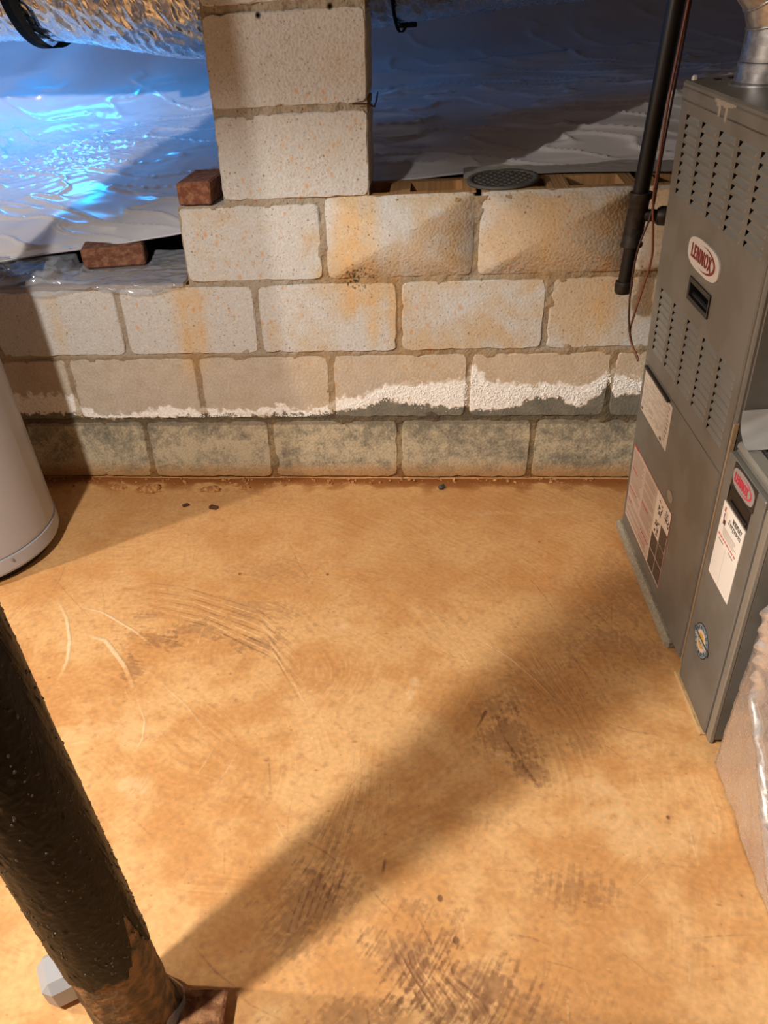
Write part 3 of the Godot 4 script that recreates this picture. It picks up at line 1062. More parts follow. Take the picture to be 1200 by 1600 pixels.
func crawlspace() -> void:
	# bank of soil under the sheet
	struct("ground", sheet(60, 12, func(u: float, v: float) -> Vector3:
		var x := -1.9 + 4.5 * u
		var yb := sheet_bottom(x)
		var yc := sheet_crease(x)
		return Vector3(x, lerpf(minf(yb - 0.05, 0.6), yc, v * v * 0.4 + v * 0.6) - 0.03, -0.2 - 1.0 * v)), M.soil)
	var big := noise(1.6, 101, 2)
	var fold := noise(2.4, 102, 2)
	var fine := noise(9.0, 103, 2)
	var low := noise(4.0, 104, 2)
	var bar := sheet(520, 230, func(u: float, v: float) -> Vector3:
		var x := -1.88 + 4.4 * u
		var yb := sheet_bottom(x)
		var yc := sheet_crease(x)
		var slope := v < 0.62
		var p := Vector3.ZERO
		var n := Vector3(0, 1, 0.2)
		if slope:
			var t: float = v / 0.62
			var rise := lerpf(t, 1.0 - pow(1.0 - t, 2.2), 0.55)
			p = Vector3(x, lerpf(yb, yc, rise), -0.215 - 0.895 * t)
			var tail := smoothstep(0.88, 1.0, t)
			p.y += tail * tail * 0.03
			n = Vector3(0, 0.97, 0.25)
		else:
			var t: float = (v - 0.62) / 0.38
			p = Vector3(x, yc + 0.03 + 0.5 * t, -1.11 - 0.1 * (1.0 - exp(-t * 12.0)))
			n = Vector3(0, 0.1, 1)
		var q := Vector2(x, v * 1.6)
		var d := big.get_noise_2d(q.x, q.y * 1.4) * (0.02 if slope else 0.02 - 0.012 * minf(1.0, (v - 0.62) * 8.0))
		# long folds that run up to the right
		var r := ridged(fold, q.x * 0.45 - q.y * 0.8, q.x * 1.1 + q.y * 2.6)
		d += pow(maxf(r, 0.0), 10.0) * 0.010 * (1.0 if slope else 1.0 - minf(1.0, (v - 0.62) * 10.0))
		# fine crumples in the middle of the left half
		var crumple := exp(-pow((x + 0.45) / 0.5, 2) - pow((v - 0.42) / 0.16, 2))
		var r2 := ridged(fine, q.x * 0.32, (q.y - q.x * 0.22) * 3.6)
		d += pow(maxf(r2, 0.0), 3.0) * 0.009 * crumple
		d += low.get_noise_2d(q.x * 0.6, q.y * 1.2) * 0.004
		if v < 0.02:
			d *= 0.4
		return p + n * d)
	var vb := obj("vapor_barrier", bar, M.sheet)
	tag(vb, "white plastic sheeting draped over the bank and up behind the block pier", "plastic sheet")
	# rolled lower edge of the sheet
	var hem := []
	for k in 90:
		var x := -1.86 + 4.3 * k / 89.0
		hem.append(Vector3(x, sheet_bottom(x) - 0.001 + big.get_noise_2d(x, 0) * 0.008, -0.211))
	obj("hem", tube(hem, [0.0035], 8), M.sheet, vb)
	# grey strip of older plastic under it, on the ledge to the right
	var lap := sheet(110, 14, func(u: float, v: float) -> Vector3:
		var x := 0.98 + 1.3 * u
		var w := fine.get_noise_2d(x * 2.0, v * 0.7) * 0.008
		return Vector3(x, 0.8235 + 0.016 * v + w * v * 0.6 + 0.003 * sin(u * 23.0) * v, -0.15 - 0.055 * v - 0.025 * sin(u * 9.0) * (1 - v)))
	tag(obj("plastic_underlay", lap, M.underlay), "dull grey strip of plastic under the white sheet behind the round grate", "plastic sheet")
	# clear sheet on the lower ledge
	var wav := noise(3.2, 105, 2)
	var flap := sheet(220, 60, func(u: float, v: float) -> Vector3:
		var x := -0.75 + 0.955 * u
		var z := -0.235 + 0.265 * v
		var left := smoothstep(0.0, -0.25, x)
		var y := 0.6155 + 0.03 * pow(1.0 - v, 3.0)
		var r := ridged(wav, x * 1.5 + z * 1.0, z * 2.0 - x * 0.4)
		y += (0.004 + 0.026 * left) * pow(maxf(r, 0.0), 3.0) * smoothstep(0.0, 0.3, v)
		y += 0.0025 * ridged(fine, x * 0.8 - z, z * 3.0 + x * 0.8)
		var hang := smoothstep(0.9, 1.0, v)
		y -= hang * (0.016 + 0.008 * sin(x * 21.0))
		z -= hang * 0.012
		if x > -0.19 and x < 0.06 and z < -0.13:
			y = minf(y, 0.6165)
		return Vector3(x, y, z), true)
	tag(obj("clear_plastic", flap, M.clear), "crumpled clear plastic lying on the lower ledge under the loose brick", "plastic sheet")
	foil_duct()
	vent()

func foil_duct() -> void:
	var d := thing("foil_duct", "round crinkled foil-wrapped duct running overhead behind the block pier", "duct", Vector3(0.3, 1.17, -0.68))
	var n := noise(7.0, 111, 3)
	var n2 := noise(16.0, 112, 2, FastNoiseLite.TYPE_CELLULAR)
	var n3 := noise(22.0, 113, 2)
	var xs := [-1.9, -0.9, -0.26, 0.2, 0.75, 1.1, 1.34, 2.0, 2.68]
	var ys := [1.36, 1.34, 1.322, 1.243, 1.306, 1.332, 1.337, 1.36, 1.36]
	var mesh := sheet(640, 100, func(u: float, v: float) -> Vector3:
		var x := -1.9 + 4.55 * u
		var a: float = TAU * v
		var cy := interp(xs, ys, x)
		cy = (cy + interp(xs, ys, x - 0.08) + interp(xs, ys, x + 0.08)) / 3.0
		var px := x * 1.3
		var k := a * 0.17
		var w := ridged(n, px * 1.9 + k * 2.2, k * 1.6 - px * 0.7) * 0.006 + n2.get_noise_2d(px * 1.2, a * 0.25 + px * 0.5) * 0.016 + ridged(n3, px * 1.5 - k, k * 2.0 + px) * 0.003
		var bottom := clampf(-sin(a), 0.0, 1.0)
		w *= 1.0 - 0.6 * smoothstep(0.75, 1.0, bottom)
		var r := 0.168 + w
		return Vector3(x, cy + r * sin(a), -0.68 + r * cos(a)) - d.position)
	obj("foil_jacket", mesh, M.foil, d)
	# hanger straps
	for s in [[-0.29, 0.05, -0.08], [0.795, 0.010, -0.05]]:
		var st := begin()
		st.set_smooth_group(0)
		var cy := interp(xs, ys, s[0])
		for k in 48:
			var q := []
			for o in [[0, -1], [1, -1], [1, 1], [0, 1]]:
				var a: float = TAU * (k + o[0]) / 48.0
				var r := 0.187
				q.append(Vector3(s[0] + o[1] * s[1] * 0.5 + s[2] * cos(a) * 0.5, cy + r * sin(a), -0.68 + r * cos(a)) - d.position)
			quad(st, q[0], q[1], q[2], q[3])
			quad(st, q[3] * 1.0, q[2] * 1.0, q[1] * 1.0, q[0] * 1.0)
		obj("hanger_strap", done(st), M.dark, d)
	obj("strap_end", box(Vector3(0.82, 1.15, -0.45) - d.position, Vector3(0.05, 0.012, 0.02), 0.002), M.dark, d)

func vent() -> void:
	var w := Node3D.new()
	w.name = "window_1"
	w.set_meta("kind", "structure")
	add_child(w)
	w.position = VENT + Vector3(0, 0.05, -0.085)
	obj("frame", box(Vector3(0, 0, -0.015), Vector3(0.5, 0.3, 0.05), 0.004), M.plaster, w)
	var glow := mat(Color(0.02, 0.03, 0.04), 0.6)
	glow.emission_enabled = true
	glow.emission = Color(0.2, 0.55, 1.0)
	glow.emission_energy_multiplier = 3.0
	obj("pane", box(Vector3(0, 0, 0.014), Vector3(0.42, 0.22, 0.008), 0.001), glow, w)
	var bulb := mat(Color(1, 0.95, 0.85), 0.5)
	bulb.emission_enabled = true
	bulb.emission = Color(1, 0.85, 0.65)
	bulb.emission_energy_multiplier = 4.0
	var clamp_lamp := thing("work_lamp", "metal dish work lamp clipped under the joists, aimed at the wall foot", "lamp", KEY)
	var shade := []
	for p in [[0.03, 0.09], [0.045, 0.07], [0.075, 0.03], [0.105, -0.02], [0.108, -0.02], [0.078, 0.034], [0.048, 0.075], [0.03, 0.096]]:
		shade.append(Vector2(p[0], p[1]))
	shade.reverse()
	var tilt := Basis(Quaternion(Vector3(0, -1, 0), KEY_AIM.normalized()))
	var sh := obj("lamp_shade", lathe(shade, 40), M.galvanised, clamp_lamp)
	sh.basis = tilt
	var bl := obj("bulb", lathe([Vector2(0, -0.03), Vector2(0.02, -0.024), Vector2(0.03, -0.004), Vector2(0.026, 0.018), Vector2(0.014, 0.04), Vector2(0.013, 0.08), Vector2(0, 0.082)], 24), bulb, clamp_lamp)
	bl.basis = tilt
	obj("clip_arm", tube([tilt * Vector3(0, 0.09, 0), Vector3(0, 0.14, 0.02), Vector3(0, CEILING - 2.2 - 0.18, 0.02)], [0.012], 10), M.black_plastic, clamp_lamp)
	for p in [LEFT_LAMP]:
		var l := thing("bulb_holder", "bare round bulb in a ceiling lampholder near the water heater", "lamp", p)
		obj("bulb", lathe([Vector2(0, -0.032), Vector2(0.02, -0.026), Vector2(0.03, -0.004), Vector2(0.026, 0.018), Vector2(0.014, 0.042), Vector2(0.013, 0.06), Vector2(0, 0.062)], 24), bulb, l)
		obj("lamp_base", lathe([Vector2(0, 0.063), Vector2(0.03, 0.063), Vector2(0.05, 0.1), Vector2(0.05, 0.12), Vector2(0.02, 0.12), Vector2(0.02, CEILING - p.y), Vector2(0, CEILING - p.y)], 24), M.enamel, l)

# ------------------------------------------------------------------ furnace: local x runs along its face towards the camera, y up, z out into the room

func face_basis() -> Basis:
	var s := Vector3(0.0447, 0, 1).normalized()
	var t := Vector3(-0.0493, 1, 0.0022).normalized()
	var n := s.cross(t).normalized()
	return Basis(s, n.cross(s).normalized(), n)

const FACE_AT := Vector3(1.4429, 0.0, 0.0)

func sticker(called: String, s0: float, s1: float, t0: float, t1: float, z: float, m: Material, parent: Node3D) -> MeshInstance3D:
	var st := begin()
	var a := Vector3(s0, t0, z)
	var b := Vector3(s1, t0, z)
	var c := Vector3(s1, t1, z)
	var d := Vector3(s0, t1, z)
	var back := Vector3(0, 0, 0.0012)
	quad(st, a, b, c, d)
	for e in [[a, b], [b, c], [c, d], [d, a]]:
		quad(st, e[0] - back, e[1] - back, e[1], e[0], Vector2(0.01, 0.01), Vector2(0.01, 0.01), Vector2(0.01, 0.01), Vector2(0.01, 0.01))
	return obj(called, done(st), m, parent)

func oval(cs: float, ct: float, a: float, b: float, z0: float, z1: float, power := 2.0, sides := 48) -> ArrayMesh:
	var st := begin()
	var ring := []
	for i in sides:
		var w := TAU * i / sides
		var x := signf(cos(w)) * pow(absf(cos(w)), 2.0 / power)
		var y := signf(sin(w)) * pow(absf(sin(w)), 2.0 / power)
		ring.append(Vector2(cs + a * x, ct + b * y))
	for i in sides:
		var n := (i + 1) % sides
		tri(st, Vector3(cs, ct, z1), V3(ring[i], z1), V3(ring[n], z1), Vector2(0.5, 0.5), ruv(ring[i], cs, ct, a, b), ruv(ring[n], cs, ct, a, b))
		quad(st, V3(ring[i], z0), V3(ring[n], z0), V3(ring[n], z1), V3(ring[i], z1), Vector2(0.5, 0.01), Vector2(0.5, 0.01), Vector2(0.5, 0.01), Vector2(0.5, 0.01))
	return done(st)

func ruv(p: Vector2, cs: float, ct: float, a: float, b: float) -> Vector2:
	return Vector2(0.5 + 0.5 * (p.x - cs) / a, 0.5 - 0.5 * (p.y - ct) / b)

# the swoosh that half rings the name on the badge: thick at the right, fading to points
func swoosh(cs: float, ct: float, a: float, b: float, z: float, fat: float) -> ArrayMesh:
	var st := begin()
	var n := 40
	for i in n:
		var q := []
		for k in [i, i + 1]:
			var f := float(k) / n
			var w := lerpf(-2.1, 2.0, f)
			var t := fat * pow(sin(PI * f), 1.3)
			q.append([Vector3(cs + (a - t) * cos(w), ct + (b - t * 0.55) * sin(w), z), Vector3(cs + a * cos(w), ct + b * sin(w), z)])
		quad(st, q[0][0], q[0][1], q[1][1], q[1][0])
	return done(st)

func furnace() -> void:
	var f := thing("furnace", "tall grey gas furnace cabinet with louvred front and oval badge", "furnace", FACE_AT)
	f.basis = face_basis()
	# sheet-metal cabinet: two sides, back, top and bottom round an open front
	var st := begin()
	rbox(st, Vector3(0.284, 0.545, -0.36), Vector3(0.012, 1.04, 0.70), 0.002)
	rbox(st, Vector3(0.884, 0.545, -0.36), Vector3(0.012, 1.04, 0.70), 0.002)
	rbox(st, Vector3(0.584, 0.545, -0.71), Vector3(0.6, 1.04, 0.01), 0.002)
	rbox(st, Vector3(0.584, 1.058, -0.355), Vector3(0.612, 0.016, 0.71), 0.004)
	rbox(st, Vector3(0.584, 0.03, -0.36), Vector3(0.612, 0.02, 0.70), 0.002)
	rbox(st, Vector3(0.584, 1.045, -0.006), Vector3(0.612, 0.03, 0.012), 0.003)
	rbox(st, Vector3(0.8805, 0.53, -0.010), Vector3(0.016, 1.03, 0.014), 0.003)
	obj("cabinet", done(st), M.grey_paint, f)
	obj("shade_backing", box(Vector3(0.584, 0.54, -0.034), Vector3(0.585, 1.0, 0.004), 0.001), M.dark, f)  # dark sheet added for the unlit inside behind the louvres
	obj("edge_seal", box(Vector3(0.8905, 0.31, -0.004), Vector3(0.0038, 0.58, 0.010), 0.001), M.beige_seal, f)
	# upper panel with its louvre openings and the recess of the handle
	var s_holes := []
	for k in 5:
		s_holes.append([0.333 + k * 0.1072, 0.333 + k * 0.1072 + 0.088])
	var t_tops := []
	for k in 9:
		t_tops.append(1.013 - k * 0.0167)
		t_tops.append(0.674 - k * 0.0164)
	var holes := []
	for s in s_holes:
		for t in t_tops:
			holes.append([s[0], s[1], t - 0.0118, t])
	var grip := [0.526, 0.656, 0.713, 0.751]
	holes.append(grip)
	obj("upper_panel", holed_panel(0.288, 0.870, 0.4925, 1.036, holes), M.grey_paint, f)
	var ramp := louver_mesh(0.088, 0.0118, 0.0085)
	for s in s_holes:
		for t in t_tops:
			var l := obj("louver", ramp, M.grey_ramp, f)
			l.position = Vector3(s[0], t - 0.0118, 0)
	# handle: black bezel and cup
	var hs := begin()
	var o := [Vector2(0.523, 0.710), Vector2(0.659, 0.710), Vector2(0.659, 0.754), Vector2(0.523, 0.754)]
	var i1 := [Vector2(0.531, 0.718), Vector2(0.651, 0.718), Vector2(0.651, 0.744), Vector2(0.531, 0.744)]
	for e in 4:
		var n := (e + 1) % 4
		quad(hs, V3(o[e], 0.0), V3(o[n], 0.0), V3(o[n], 0.003), V3(o[e], 0.003))
		quad(hs, V3(o[e], 0.003), V3(o[n], 0.003), V3(i1[n], 0.002), V3(i1[e], 0.002))
		quad(hs, V3(i1[e], 0.002), V3(i1[n], 0.002), V3(i1[n], -0.028), V3(i1[e], -0.028))
	quad(hs, V3(i1[0], -0.028), V3(i1[1], -0.028), V3(i1[2], -0.028), V3(i1[3], -0.028))
	rbox(hs, Vector3(0.591, 0.721, -0.014), Vector3(0.116, 0.01, 0.022), 0.003)
	obj("handle", done(hs), M.black_plastic, f)
	# badge
	var badge := obj("badge", oval(0.584, 0.802, 0.098, 0.0285, 0.0, 0.0035, 2.9), M.white_badge, f)
	var word := obj("lettering", text_mesh("LENNOX", 0.036, 0.0012), M.badge_red, badge)
	fit_text(word, 0.575, 0.803, 0.126, 0.0255, 0.0042)
	obj("swoosh", swoosh(0.595, 0.802, 0.066, 0.0225, 0.0038, 0.011), M.badge_red, badge)
	# lower panel, its plug hole cover and the two big labels
	var lp := obj("lower_panel", holed_panel(0.288, 0.870, 0.022, 0.4885, []), M.grey_paint, f)
	obj("hole_plug", oval(0.635, 0.302, 0.021, 0.0125, 0.0, 0.002), M.grey_edge, lp)
	obj("label_rail", box(Vector3(0.42, 0.4835, 0.004), Vector3(0.21, 0.006, 0.008), 0.001), M.badge_dark, lp)
	sticker("data_label", 0.311, 0.550, 0.372, 0.4795, 0.0012, print_material("data"), lp)
	sticker("warning_label", 0.309, 0.666, 0.063, 0.272, 0.0012, print_material("warning"), lp)
	# top: vent slits near the back edge, a corner screw, a run of pale paint
	for k in 6:
		obj("vent_slit", box(Vector3(0.33, 1.0665, -0.05 - k * 0.028), Vector3(0.02, 0.002, 0.012), 0.0005), M.dark, f)
	obj("screw", box(Vector3(0.296, 1.068, -0.016), Vector3(0.011, 0.012, 0.011), 0.003), M.white_badge, f)
	var drip := begin()
	for k in 9:
		var s := 0.50 + k * 0.013
		var len := [0.006, 0.012, 0.026, 0.008, 0.01, 0.03, 0.007, 0.006, 0.004][k] as float
		rbox(drip, Vector3(s, 1.058 - len / 2, 0.0003), Vector3(0.0125, len, 0.0012), 0.0004)
	obj("paint_run", done(drip), M.paint_pale, f)
	# pad
	obj("pad", box(Vector3(0.544, 0.008, -0.336), Vector3(0.545, 0.03, 0.70), 0.008), M.pad, f)
	flue()

func fit_text(o: MeshInstance3D, cs: float, ct: float, w: float, h: float, z: float) -> void:
	var bb := o.mesh.get_aabb()
	var k := Vector3(w / bb.size.x, h / bb.size.y, 1.0)
	o.scale = k
	var c := bb.get_center()
	o.position = Vector3(cs - c.x * k.x, ct - c.y * k.y, z - c.z)

func holed_panel(s0: float, s1: float, t0: float, t1: float, holes: Array) -> ArrayMesh:
	var ss := [s0, s1]
	var ts := [t0, t1]
	for h in holes:
		for k in 2:
			if not ss.has(h[k]):
				ss.append(h[k])
			if not ts.has(h[k + 2]):
				ts.append(h[k + 2])
	ss.sort()
	ts.sort()
	var st := begin()
	for i in ss.size() - 1:
		for j in ts.size() - 1:
			var c := Vector2((ss[i] + ss[i + 1]) / 2, (ts[j] + ts[j + 1]) / 2)
			var hole := false
			for h in holes:
				if c.x > h[0] and c.x < h[1] and c.y > h[2] and c.y < h[3]:
					hole = true
					break
			if not hole:
				quad(st, Vector3(ss[i], ts[j], 0), Vector3(ss[i + 1], ts[j], 0), Vector3(ss[i + 1], ts[j + 1], 0), Vector3(ss[i], ts[j + 1], 0))
	var r := 0.003
	var o := [Vector2(s0, t0), Vector2(s1, t0), Vector2(s1, t1), Vector2(s0, t1)]
	var x := [Vector2(s0 - r, t0 - r * 0.5), Vector2(s1 + r, t0 - r * 0.5), Vector2(s1 + r, t1 + r * 0.5), Vector2(s0 - r, t1 + r * 0.5)]
	for e in 4:
		var n := (e + 1) % 4
		quad(st, V3(x[e], -r), V3(x[n], -r), V3(o[n], 0), V3(o[e], 0))
		quad(st, V3(x[e], -0.02), V3(x[n], -0.02), V3(x[n], -r), V3(x[e], -r))
	return done(st)

# a stamped louvre: its blade leans in from the lower edge; the far end stands open, the near end curves back to the panel
func louver_mesh(long: float, high: float, deep: float) -> ArrayMesh:
	var st := begin()
	var n := 6
	var prev := []
	for k in n + 1:
		var f := float(k) / n
		var s := long * (0.0 if k == 0 else lerpf(0.5, 1.0, float(k - 1) / (n - 1)))
		var d := deep * sqrt(maxf(0.0, 1.0 - pow(maxf(0.0, (s / long - 0.8) / 0.2), 2.0)))
		var now := [Vector3(s, 0, 0), Vector3(s, high * 0.45, -d * 0.55), Vector3(s, high * 0.99, -d)]
		if k > 0:
			quad(st, prev[0], now[0], now[1], prev[1])
			quad(st, prev[1], now[1], now[2], prev[2])
		prev = now
	return done(st)

func print_material(kind: String) -> StandardMaterial3D:
	var w := 360
	var h := 220
	if kind == "tag":
		w = 240
		h = 340
	var im := Image.create_empty(w, h, false, Image.FORMAT_RGB8)
	var paper := col(205, 196, 184)
	var grey := col(128, 118, 110)
	var r := RandomNumberGenerator.new()
	r.seed = 12
	if kind == "data":
		im.fill(paper)
		for row in 26:
			var y := 14 + row * 7
			var x := 12
			while x < 300:
				var l := r.randi_range(10, 70)
				if r.randf() < 0.72:
					im.fill_rect(Rect2i(x, y, mini(l, 300 - x), r.randi_range(2, 4)), grey.lerp(paper, r.randf_range(0.15, 0.6)))
				x += l + r.randi_range(4, 22)
		im.fill_rect(Rect2i(306, 0, 3, h), grey)
		for row in 9:
			im.fill_rect(Rect2i(316, 16 + row * 20, r.randi_range(12, 30), 12), grey.lerp(paper, r.randf_range(0.1, 0.5)))
		im.fill_rect(Rect2i(8, 198, 22, 14), col(86, 78, 72))
		im.fill_rect(Rect2i(270, 196, 24, 16), col(86, 78, 72))
	elif kind == "warning":
		paper = col(198, 180, 166)
		var ink := col(132, 110, 100)
		var red := col(186, 52, 50)
		im.fill(paper)
		# three columns of small print with red headings
		for c in [[6, 6, 118, 150], [6, 156, 230, 214], [128, 6, 236, 150]]:
			var y: int = c[1] + 6
			while y < c[3] - 4:
				im.fill_rect(Rect2i(c[0], y, c[2] - c[0] - r.randi_range(0, 26), 2), ink.lerp(paper, r.randf_range(0.0, 0.35)))
				y += 5 if r.randf() < 0.9 else 11
		for q in [[2, 0, 40, 5], [8, 62, 56, 4], [130, 100, 62, 4], [8, 122, 70, 4], [8, 158, 48, 3], [150, 174, 80, 4], [140, 198, 70, 3]]:
			im.fill_rect(Rect2i(q[0], q[1], q[2], q[3]), red)
		im.fill_rect(Rect2i(122, 4, 2, 148), paper)
		# picture fields at the right
		im.fill_rect(Rect2i(240, 0, 120, 220), col(226, 214, 200))
		im.fill_rect(Rect2i(246, 118, 112, 100), col(78, 66, 58))
		im.fill_rect(Rect2i(304, 64, 54, 150), col(84, 70, 62))
		for q in [[262, 14, 30, 34], [256, 70, 28, 40], [310, 12, 40, 30]]:
			for n in 26:
				im.fill_rect(Rect2i(q[0] + r.randi_range(0, q[2]), q[1] + r.randi_range(0, q[3]), r.randi_range(3, 9), r.randi_range(2, 7)), col(40, 34, 30))
		for q in [[240, 0, 2, 220], [300, 0, 2, 220], [240, 60, 120, 2], [240, 116, 120, 2], [300, 166, 60, 2], [240, 166, 60, 2]]:
			im.fill_rect(Rect2i(q[0], q[1], q[2], q[3]), col(222, 208, 194))
		for n in 40:
			im.fill_rect(Rect2i(r.randi_range(308, 350), r.randi_range(70, 205), r.randi_range(2, 10), r.randi_range(1, 4)), col(36, 30, 28))
		im.fill_rect(Rect2i(0, 216, 360, 4), col(214, 198, 186))
	else:
		paper = col(242, 236, 228)
		im.fill(paper)
		# small print, red line, two ruled columns
		for row in 5:
			im.fill_rect(Rect2i(40 + row * 3, 92 + row * 8, 160 - r.randi_range(0, 40), 3), col(150, 140, 134))
		var x := 12
		while x < 215:
			var l := r.randi_range(8, 22)
			im.fill_rect(Rect2i(x, 136, l, 9), col(206, 104, 104))
			x += l + 6
		im.fill_rect(Rect2i(24, 156, 56, 6), col(140, 134, 128))
		im.fill_rect(Rect2i(140, 156, 56, 6), col(140, 134, 128))
		for row in 16:
			im.fill_rect(Rect2i(6, 172 + row * 10, 226, 1), col(196, 190, 182))
		im.fill_rect(Rect2i(112, 160, 2, 180), col(170, 164, 158))
		# small figure in a white shirt beside the name
		for q in [[22, 14, 16, 22, 176, 116, 78], [18, 36, 26, 34, 248, 246, 246], [28, 40, 8, 30, 60, 40, 44], [40, 28, 22, 40, 236, 214, 196], [30, 66, 26, 22, 74, 50, 50]]:
			im.fill_rect(Rect2i(q[0], q[1], q[2], q[3]), col(q[4], q[5], q[6]))
	var m := mat(Color.WHITE, 0.55)
	m.albedo_texture = ImageTexture.create_from_image(im)
	return m

func flue() -> void:
	var c := Vector3(1.530, 1.066, 0.427)
	var d := thing("flue_pipe", "galvanised metal flue pipe with an elbow rising from the furnace top", "pipe", c)
	var R := 0.067
	var pts := []
	obj("straight_pipe", lathe([Vector2(R, 0.0), Vector2(R, 0.078)], 40), M.galvanised, d)
	obj("collar", lathe([Vector2(R + 0.012, 0.0), Vector2(R + 0.012, 0.004), Vector2(R + 0.003, 0.007), Vector2(R + 0.0028, 0.036), Vector2(R, 0.038)], 40), M.galvanised, d)
	# elbow of four gores, seams between them
	var dir := Vector3.UP
	var end := Vector3(-0.93, 0.30, 0.05).normalized()
	var at := Vector3(0, 0.078, 0)
	var gores := 4
	for k in gores:
		var t0 := float(k) / (gores - 1)
		var now := dir.slerp(end, t0).normalized()
		var l := 0.022 if k == 0 else (0.058 if k < gores - 1 else 0.034)
		var nx := dir.slerp(end, minf(1.0, (k + 1.0) / (gores - 1))).normalized()
		var st := begin()
		st.set_smooth_group(0)
		var side := Vector3(0, 0, 1)
		var bottom := []
		var top := []
		var bn := (dir.slerp(end, maxf(0.0, (k - 1.0) / (gores - 1))) + now).normalized()
		var tn := (now + nx).normalized()
		var a2 := at + now * l
		for i in 40:
			var w := TAU * i / 40
			var e := side * cos(w) + now.cross(side).normalized() * sin(w)
			var p0 := at + e * R
			p0 -= now * ((p0 - at).dot(bn) / now.dot(bn))
			var p1 := a2 + e * R
			p1 -= now * ((p1 - a2).dot(tn) / now.dot(tn))
			bottom.append(p0)
			top.append(p1)
		for i in 40:
			var n := (i + 1) % 40
			quad(st, bottom[i], top[i], top[n], bottom[n])
		obj("elbow_gore", done(st), M.galvanised, d)
		var bead := top.duplicate()
		bead.append(top[0])
		obj("seam", tube(bead, [0.0026], 6, false), M.galvanised, d)
		at = a2
	obj("coupling", tube([at - end * 0.004, at + end * 0.012, at + end * 0.014, at + end * 0.03, at + end * 0.032, at + end * 0.05], [R + 0.006, R + 0.008, R + 0.002, R + 0.002, R + 0.009, R + 0.006], 36), M.iron, d)
	obj("upper_pipe", tube([at + end * 0.03, at + (end + Vector3(0, 1.0, 0)) * 0.12, at + Vector3(-0.14, 1.0, 0.02)], [R * 0.97, R * 0.97, R * 0.97], 36), M.galvanised, d)

func filter_cabinet() -> void:
	var f := thing("filter_cabinet", "short grey filter cabinet beside the furnace with a white tag on its front", "cabinet", FACE_AT)
	f.basis = face_basis()
	obj("body", box(Vector3(1.011, 0.282, -0.355), Vector3(0.21, 0.555, 0.70), 0.004), M.grey_paint, f)
	var fr := begin()
	rbox(fr, Vector3(1.003, 0.2815, 0.0), Vector3(0.185, 0.553, 0.014), 0.003)
	obj("front_panel", done(fr), M.grey_paint, f)
	obj("side_flange", box(Vector3(1.1065, 0.272, -0.003), Vector3(0.021, 0.545, 0.010), 0.002), M.grey_edge, f)
	obj("top_channel", box(Vector3(1.011, 0.568, -0.02), Vector3(0.205, 0.014, 0.03), 0.004), M.grey_edge, f)
	obj("top_cover", box(Vector3(1.02, 0.5655, -0.36), Vector3(0.19, 0.008, 0.64), 0.003), M.galvanised, f)
	# foil tape closing the corner against the furnace side
	var tape := sheet(30, 14, func(u: float, v: float) -> Vector3:
		var ang: float = v * PI / 2
		var z := -0.006 - 0.55 * u
		var w := 0.0016 * sin(u * 60.0 + v * 5.0) * sin(v * 11.0)
		return Vector3(0.8975 + 0.055 * (1 - cos(ang)) + w, 0.628 - 0.050 * sin(ang) + w, z), true)
	obj("foil_tape", tape, M.foil_tape, f)
	# name plate, hand slot, tag
	var np := obj("name_plate", box(Vector3(1.0075, 0.5365, 0.0075), Vector3(0.112, 0.043, 0.0025), 0.001), M.badge_dark, f)
	obj("plate_face", oval(1.0075, 0.537, 0.052, 0.0185, 0.0085, 0.0095, 3.2), M.badge_grey, np)
	var word := obj("lettering", text_mesh("LENNOX", 0.03, 0.001), M.pink_red, np)
	fit_text(word, 1.0, 0.5375, 0.066, 0.0165, 0.0102)
	obj("swoosh", swoosh(1.009, 0.537, 0.041, 0.0148, 0.0098, 0.006), M.pink_red, np)
	var hs := begin()
	var o := [Vector2(0.947, 0.475), Vector2(1.059, 0.475), Vector2(1.059, 0.515), Vector2(0.947, 0.515)]
	var q := [Vector2(0.951, 0.479), Vector2(1.055, 0.479), Vector2(1.055, 0.511), Vector2(0.951, 0.511)]
	for e in 4:
		var n := (e + 1) % 4
		quad(hs, V3(o[e], 0.006), V3(o[n], 0.006), V3(q[n], 0.0085), V3(q[e], 0.0085))
	quad(hs, V3(q[0], 0.0080), V3(q[1], 0.0080), V3(q[2], 0.0072), V3(q[3], 0.0072))
	rbox(hs, Vector3(1.01, 0.485, 0.009), Vector3(0.085, 0.008, 0.003), 0.001)
	obj("hand_slot", done(hs), M.slot_black, f)
	var tg := sticker("tag", 0.943, 1.055, 0.314, 0.4735, 0.0084, print_material("tag"), f)
	var first := obj("lettering", text_mesh("WHITLEY", 0.02, 0.0004, "Droid Serif"), M.ink, tg)
	fit_text(first, 1.022, 0.4615, 0.048, 0.009, 0.0088)
	var second := obj("lettering", text_mesh("Ferguson", 0.02, 0.0004, "Droid Serif", false, true), M.ink, tg)
	fit_text(second, 1.014, 0.4485, 0.064, 0.0125, 0.0088)
	round_sticker(f)
	obj("pad_strip", box(Vector3(0.995, -0.013, -0.30), Vector3(0.195, 0.036, 0.63), 0.003), M.pad_tan, f)

